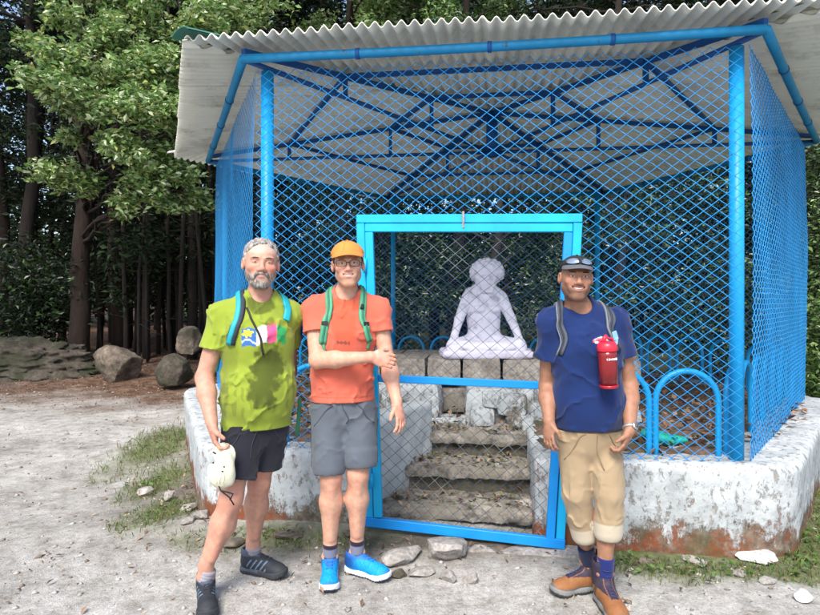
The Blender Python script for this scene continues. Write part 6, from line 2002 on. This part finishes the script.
ribbon(st3_, s3(.109, .146, .22), .006, .0075, M_lgrey, 'strap_edge', bp3, off=.005)
ribbon(st3_, s3(-.10, -.145, .23), .012, .0078, M_navyw, 'strap_webbing', bp3, off=.004)
ribbon(st3_, s3(.128, .165, .22), .014, .0078, M_navyw, 'strap_webbing', bp3, off=.004)
bkl, bn = st3_(nk + lat3 * .15 + fr3_ * .15 - A(0, 0, .14), .018)
mb = MB(); e_ = nrm(A(.3, 0, -1)); mb.box(bkl, (.045, .034, .008), np.array([e_, nrm(np.cross(bn, e_)), bn]), .003); mb.build('buckle', M_buck, bp3)
ribbon(None, [bkl + bn * .004 - A(0, 0, .01), bkl - A(.004, 0, .05) + bn * .004, P(605, 343, 2.93)], .022, .004, M_buck, 'strap_tail', bp3, n=10)
ribbon(None, [P(617, 392, 3.12), P(619, 402, 3.13), P(618, 415, 3.13)], .022, .004, M_lgrey, 'strap_tail', bp3, n=8)
# red drinking bottle hanging on the strap
M_redlid = mat('red_lid', (.62, .02, .045), .35, .06, 10, 0, spec=.5)
M_redb = mat('translucent_red', (.20, .008, .012), .15, .12, 14, 0, spec=.7)
M_redbase = mat('red_base', (.42, .012, .03), .25, .06, 14, 0, spec=.6)
rb0 = P(609, 388, 2.905); rb1 = P(607, 346, 2.90)
bt = empty('drinking_bottle', rb0, 'translucent red drinking bottle with a flip straw lid hanging on the navy man\'s strap', 'bottle')
ax_ = rb1 - rb0; Lb = np.linalg.norm(ax_); ax_ = ax_ / Lb
def bpt(t_, off=0): return rb0 + ax_ * Lb * t_
mb = MB(); mb.tube([bpt(.0), bpt(.02), bpt(.05)], [.034, .042, .044], 24); mb.tube([bpt(.05), bpt(.08)], [.0445, .0435], 24); mb.build('bottle_base', M_redbase, bt, True, kind='stuff') if False else mb.build('bottle_base', M_redbase, bt, True)
mb = MB(); mb.tube([bpt(.08), bpt(.5), bpt(.80), bpt(.88)], [.0425, .0432, .0438, .0425], 24); mb.build('bottle_body', M_redb, bt, True)
mb = MB(); mb.tube([bpt(.88), bpt(.90), bpt(1.0), bpt(1.06), bpt(1.1)], [.045, .047, .047, .042, .034], 24); mb.build('lid', M_redlid, bt, True)
for k in range(24):
    pass
sd_ = nrm(np.cross(ax_, A(0, 1, 0)))
mb = MB(); mb.tube([bpt(1.08) + sd_ * .018, bpt(1.18) + sd_ * .012, bpt(1.26) + sd_ * .0], [.012, .010, .008], 12); mb.build('spout', M_redlid, bt, True)
mb = MB(); mb.tube([bpt(1.05) - sd_ * .03, bpt(1.16) - sd_ * .028, bpt(1.2) - sd_ * .002, bpt(1.14) + sd_ * .03, bpt(1.02) + sd_ * .036], .005, 8); mb.build('carry_loop', M_redlid, bt, True)
# the white wordmark is too small to read in the photograph: short strokes at its place
mb = MB()
for k, hh_ in enumerate([.012, .009, .009, .010, .008, .011, .009]):
    ang = -1.75 + k * .19
    cc = bpt(.70); rad_ = .0445
    pA = cc + sd_ * rad_ * math.sin(ang + 1.25 - .3) * 1 + A(0, -1, 0) * rad_ * math.cos(ang + 1.25 - .3)
    mb.box(pA, (.0045, .0012, hh_), np.array([sd_, [0, 1, 0], ax_]))
mb.build('wordmark', M_bwhite, bt, kind='stuff')
# wrist watch
M_steel = mat('brushed_steel', (.6, .62, .65), .3, .1, 60, .1, 400, .0005, metal=.8)
wt = J3['wrL'] - nrm(J3['wrL'] - J3['elL']) * .012; wd_ = nrm(J3['wrL'] - J3['elL']); x_, y_ = frame(wd_)
wo3 = empty('wrist_watch', wt, 'steel wrist watch on the left wrist of the man in navy', 'watch')
mb = MB(); mb.tube([wt + .0305 * (math.cos(a_) * x_ + math.sin(a_) * y_) for a_ in np.linspace(0, 2 * np.pi, 24, endpoint=False)], .0068, 8, closed=True, up=wd_); mb.build('watch_band', M_steel, wo3, True)
fcn = nrm(A(.35, -1, .1) - wd_ * (A(.35, -1, .1) @ wd_)); mb = MB(); mb.tube([wt + fcn * .030, wt + fcn * .042], .017, 20); mb.build('watch_case', M_steel, wo3, True)
mb = MB(); mb.tube([wt + fcn * .042, wt + fcn * .0432], .0135, 20); mb.build('watch_dial', M_capu, wo3, True)
# boots
def tanboot(q):
    x, y, z = q[:, 0], q[:, 1], q[:, 2]
    c = np.tile(A(.25, .105, .04), (len(q), 1))
    c = mixin(c, ss(.185, .20, x + .4 * (.04 - z)), (.10, .12, .13))
    c = mixin(c, (z < .040) * .9, (.12, .13, .14))
    dark = ((z > .085) & (np.abs(y) > .020)) | ((x > .02) & (x < .125) & (np.abs(y) < .017)) | (z > .15)
    c = mixin(c, dark * .93, (.018, .02, .05))
    c = mixin(c, ((np.abs(x + .02 - .3 * z) < .010) & (z > .04) & (z < .13)) * .8, (.05, .04, .04))
    return c
def greysole(q):
    c = np.tile(A(.20, .205, .20), (len(q), 1)); return mixin(c, q[:, 2] < .013, (.05, .05, .05))
M_ol = mat('navy_orange_lace', (.03, .04, .10), .7, .1, 30, 0)
shoe(p3, J3['ankL'], (.04, -.99), .3, tanboot, greysole, dict(h=.175, nl=7, cr=.052), M_ol, 1.1, 'boot')
shoe(p3, J3['ankR'], (-.93, -.30), .3, tanboot, greysole, dict(h=.175, nl=7, cr=.05), M_ol, 1.02, 'boot')
sock(p3, J3, 'L', .12, .235, .038, lambda z: np.tile(A(.012, .022, .13), (len(z), 1))); sock(p3, J3, 'R', .12, .23, .038, lambda z: np.tile(A(.012, .018, .05), (len(z), 1)))

M_seamg = mat('grey_seam', (.05, .06, .08), .9, .1, 20, 0)
M_seamk = mat('khaki_seam', (.20, .15, .09), .9, .1, 20, 0)
M_seamb = mat('black_seam', (.035, .036, .05), .9, .1, 20, 0)
def seams(pant, root, J, fr, lat, m, hemz, kneez):
    me = pant.data; off = WL[pant.name]
    V = np.array([v.co[:] for v in me.vertices]) + off; Q = [tuple(p.vertices) for p in me.polygons]
    T = BVHTree.FromPolygons([tuple(v) for v in V], Q)
    def sf(p, o=.001):
        l, n, _, _ = T.find_nearest(Vector(p)); return np.array(l) + np.array(n) * o, np.array(n)
    pel = J['pel']
    ribbon(sf, [A(pel[0], pel[1], hemz + .0) + fr * .2, A(pel[0], pel[1], hemz - .07) + fr * .2, A(pel[0], pel[1], hemz - .14) + fr * .2 - lat * .008], .005, .0014, m, 'fly_seam', root, off=.0004, n=12)
    for s_, sg in (('R', -1), ('L', 1)):
        b = pel + lat * sg * .085
        ribbon(sf, [A(b[0], b[1], hemz) + fr * .2, A(b[0], b[1], hemz - .05) + fr * .18 + lat * sg * .035, A(b[0], b[1], hemz - .13) + fr * .1 + lat * sg * .11], .005, .0014, m, 'pocket_seam', root, off=.0004, n=12)
        hp, kn = J['hip' + s_], J['kn' + s_]
        ribbon(sf, [hp + lat * sg * .2 + A(0, 0, -.04) + fr * .05, hp * .5 + kn * .5 + lat * sg * .2 + fr * .05, kn * .85 + hp * .15 + lat * sg * .2 + fr * .05], .005, .0014, m, 'side_seam', root, off=.0004, n=16)
seams(pant1, p1, J1, fr1, lat1, M_seamb, P(0, 424, 3.2)[2], 0)
seams(pant2, p2, J2, fr2, lat2, M_seamg, P(0, 399, 3.33)[2], 0)
seams(pant3, p3, J3, fr3_, lat3, M_seamk, P(0, 431, 3.1)[2], 0)

# ------------------------------------------------------------------ white seated statue
M_statue = mat('white_statue_paint', (.76, .74, .84), .6, .06, 5, .35, 70, .004, dirt=(.34, .33, .38), dirt_s=11, dirt_t=(.52, .70))
M_statb = mat('white_statue_base', (.70, .66, .78), .7, .08, 5, .5, 50, .006, dirt=(.35, .33, .40), dirt_s=8, dirt_t=(.5, .72))
so = A((484.5 - 410) / 615 * 5.5, 5.5, 1.0)
su = 5.5 / 615        # metres per photo pixel there
stt = empty('statue', so, 'white painted statue of a cross-legged yogi with big hair on the stone altar', 'statue')
def S(px, py, dy=0.): return A((px - 410) * su, 5.5 + dy, 1.5 - (py - 300) * su)
F = Field(so - A(.5, .36, .05), so + A(.5, .36, .98), .0085)
fy = A(0, 1, 0)
F.cone(S(485, 340, .05), S(484, 318, .04), .150, .140, .03, fy, .68)
F.cone(S(484, 318, .04), S(485, 298, .03), .140, .150, .05, fy, .62)
F.cone(S(471, 294, .03), S(498, 295, .03), .062, .062, .03)
F.cone(S(484, 292, .03), S(484, 280, .0), .06, .055, .02)
for sx, (sh, el, wr) in ((-1, ((468, 298), (459, 319), (452, 338))), (1, ((502, 298), (511, 319), (516, 337)))):
    F.cone(S(*sh, .03), S(*el, -.02), .056, .042, .02); F.cone(S(*el, -.02), S(*wr, -.16), .042, .030, .012)
    F.ell(S(wr[0] - sx * 0, wr[1] + 3, -.19), (.04, .05, .026), .01)
    kn = S(484 + sx * 30.5, 346, -.17)
    F.cone(S(484 + sx * 10, 344, .06), kn, .095, .072, .03)
    F.cone(kn, S(484 - sx * 16, 347, -.24), .070, .045, .03)
    F.ell(S(484 - sx * 20, 345, -.24), (.07, .045, .032), .01)
# head with a round mass of curls
F.ell(S(486.5, 277, -.02), (.098, .10, .122), .0)
F.ell(S(487.3, 272.5, .02), (.148, .125, .122), .02)
for k in range(60):
    ph = k * 2.39996; ct = 1 - 1.5 * k / 60; st0 = math.sqrt(max(0, 1 - ct * ct))
    d_ = A(st0 * math.cos(ph), st0 * math.sin(ph), ct)
    if d_[1] < -.3 and d_[2] < .25 and abs(d_[0]) < .62: continue
    F.ell(S(487.3, 272.5, .02) + d_ * A(.140, .118, .116), (.024, .024, .022), .010)
F.ell(S(483.5, 275, -.106), (.013, .01, .007), .006); F.ell(S(489.5, 275, -.106), (.013, .01, .007), .006)
F.cone(S(486.4, 274, -.113), S(486.4, 279, -.128), .009, .014, .008)
for k in range(7): F.cone(S(486.2 + (k - 3) * 2.2, 282, -.095), S(486 + (k - 3) * 1.7, 292, -.08), .014, .010, .010)
for k in range(5):
    F.cone(S(484 - 24 + k * 2, 343 + k * 2.0, -.22 - k * .006), S(484 + 24 - k * 2, 343.5 + k * 2.0, -.22 - k * .006), .006, .006, .006, mode='-')
F.cone(S(474, 303, -.065), S(483, 305, -.085), .008, .004, .008, mode='-'); F.cone(S(499, 303, -.065), S(489, 305, -.085), .008, .004, .008, mode='-')
F.cone(S(486, 306, -.08), S(485.5, 330, -.075), .005, .005, .010, mode='-')
for sx in (-1, 1):
    F.ell(S(486 + sx * 7.5, 309, -.06), (.05, .03, .034), .02)
    F.ell(S(486.4 + sx * 3.2, 273.2, -.118), (.013, .008, .006), .006, mode='-')
F.cone(S(484, 281.2, -.118), S(489, 281.2, -.118), .005, .005, .004, mode='-')
F.noise(lambda x, y, z: .004 * fbm(x * 22, y * 22, z * 22, 3.) , .04)
F.cut(so + A(0, 0, .03), A(0, 0, -1), .0)
V, Q = F.mesh(); V = relax(V, Q, 1)
link('figure', V, [Q], M_statue, stt, True)
V, Q = lumpy(so + A(.0, -.06, .035), (.80, .46, .075), np.eye(3), 5.5, .012, (40, 24, 6), .35)
link('cloth_base', V, [Q], M_statb, stt, True)

# ------------------------------------------------------------------ small things on the shrine floor
M_tarp = mat('turquoise_plastic', (.02, .42, .34), .35, .15, 12, .6, 35, .01, spec=.5)
tp = P(664, 436, 4.05)
F = Field(tp - A(.22, .15, .08), tp + A(.22, .15, .1), .005)
F.ell(tp + A(-.05, 0, .0), (.10, .07, .035), .02, np.array([nrm(A(1, 0, -.25)), [0, 1, 0], nrm(A(.25, 0, 1))]))
F.ell(tp + A(.05, .01, -.025), (.11, .05, .026), .02)
F.noise(lambda x, y, z: .014 * np.abs(fbm(x * 16, y * 16, z * 16, 6.)) - .007 + .004 * fbm(x * 50, y * 50, z * 50, 2.), .04)
V, Q = F.mesh(); V = relax(V, Q, 1)
link('plastic_sheet', V, [Q], M_tarp, None, True, label='crumpled turquoise plastic sheet lying on the shrine floor beside the hoops', cat='plastic sheet')
ribbon(None, [P(300, 398, 3.42), P(299, 412, 3.42), P(297, 436, 3.42)], .022, .005, M_greenw, 'strap_tail', bp2, n=8)
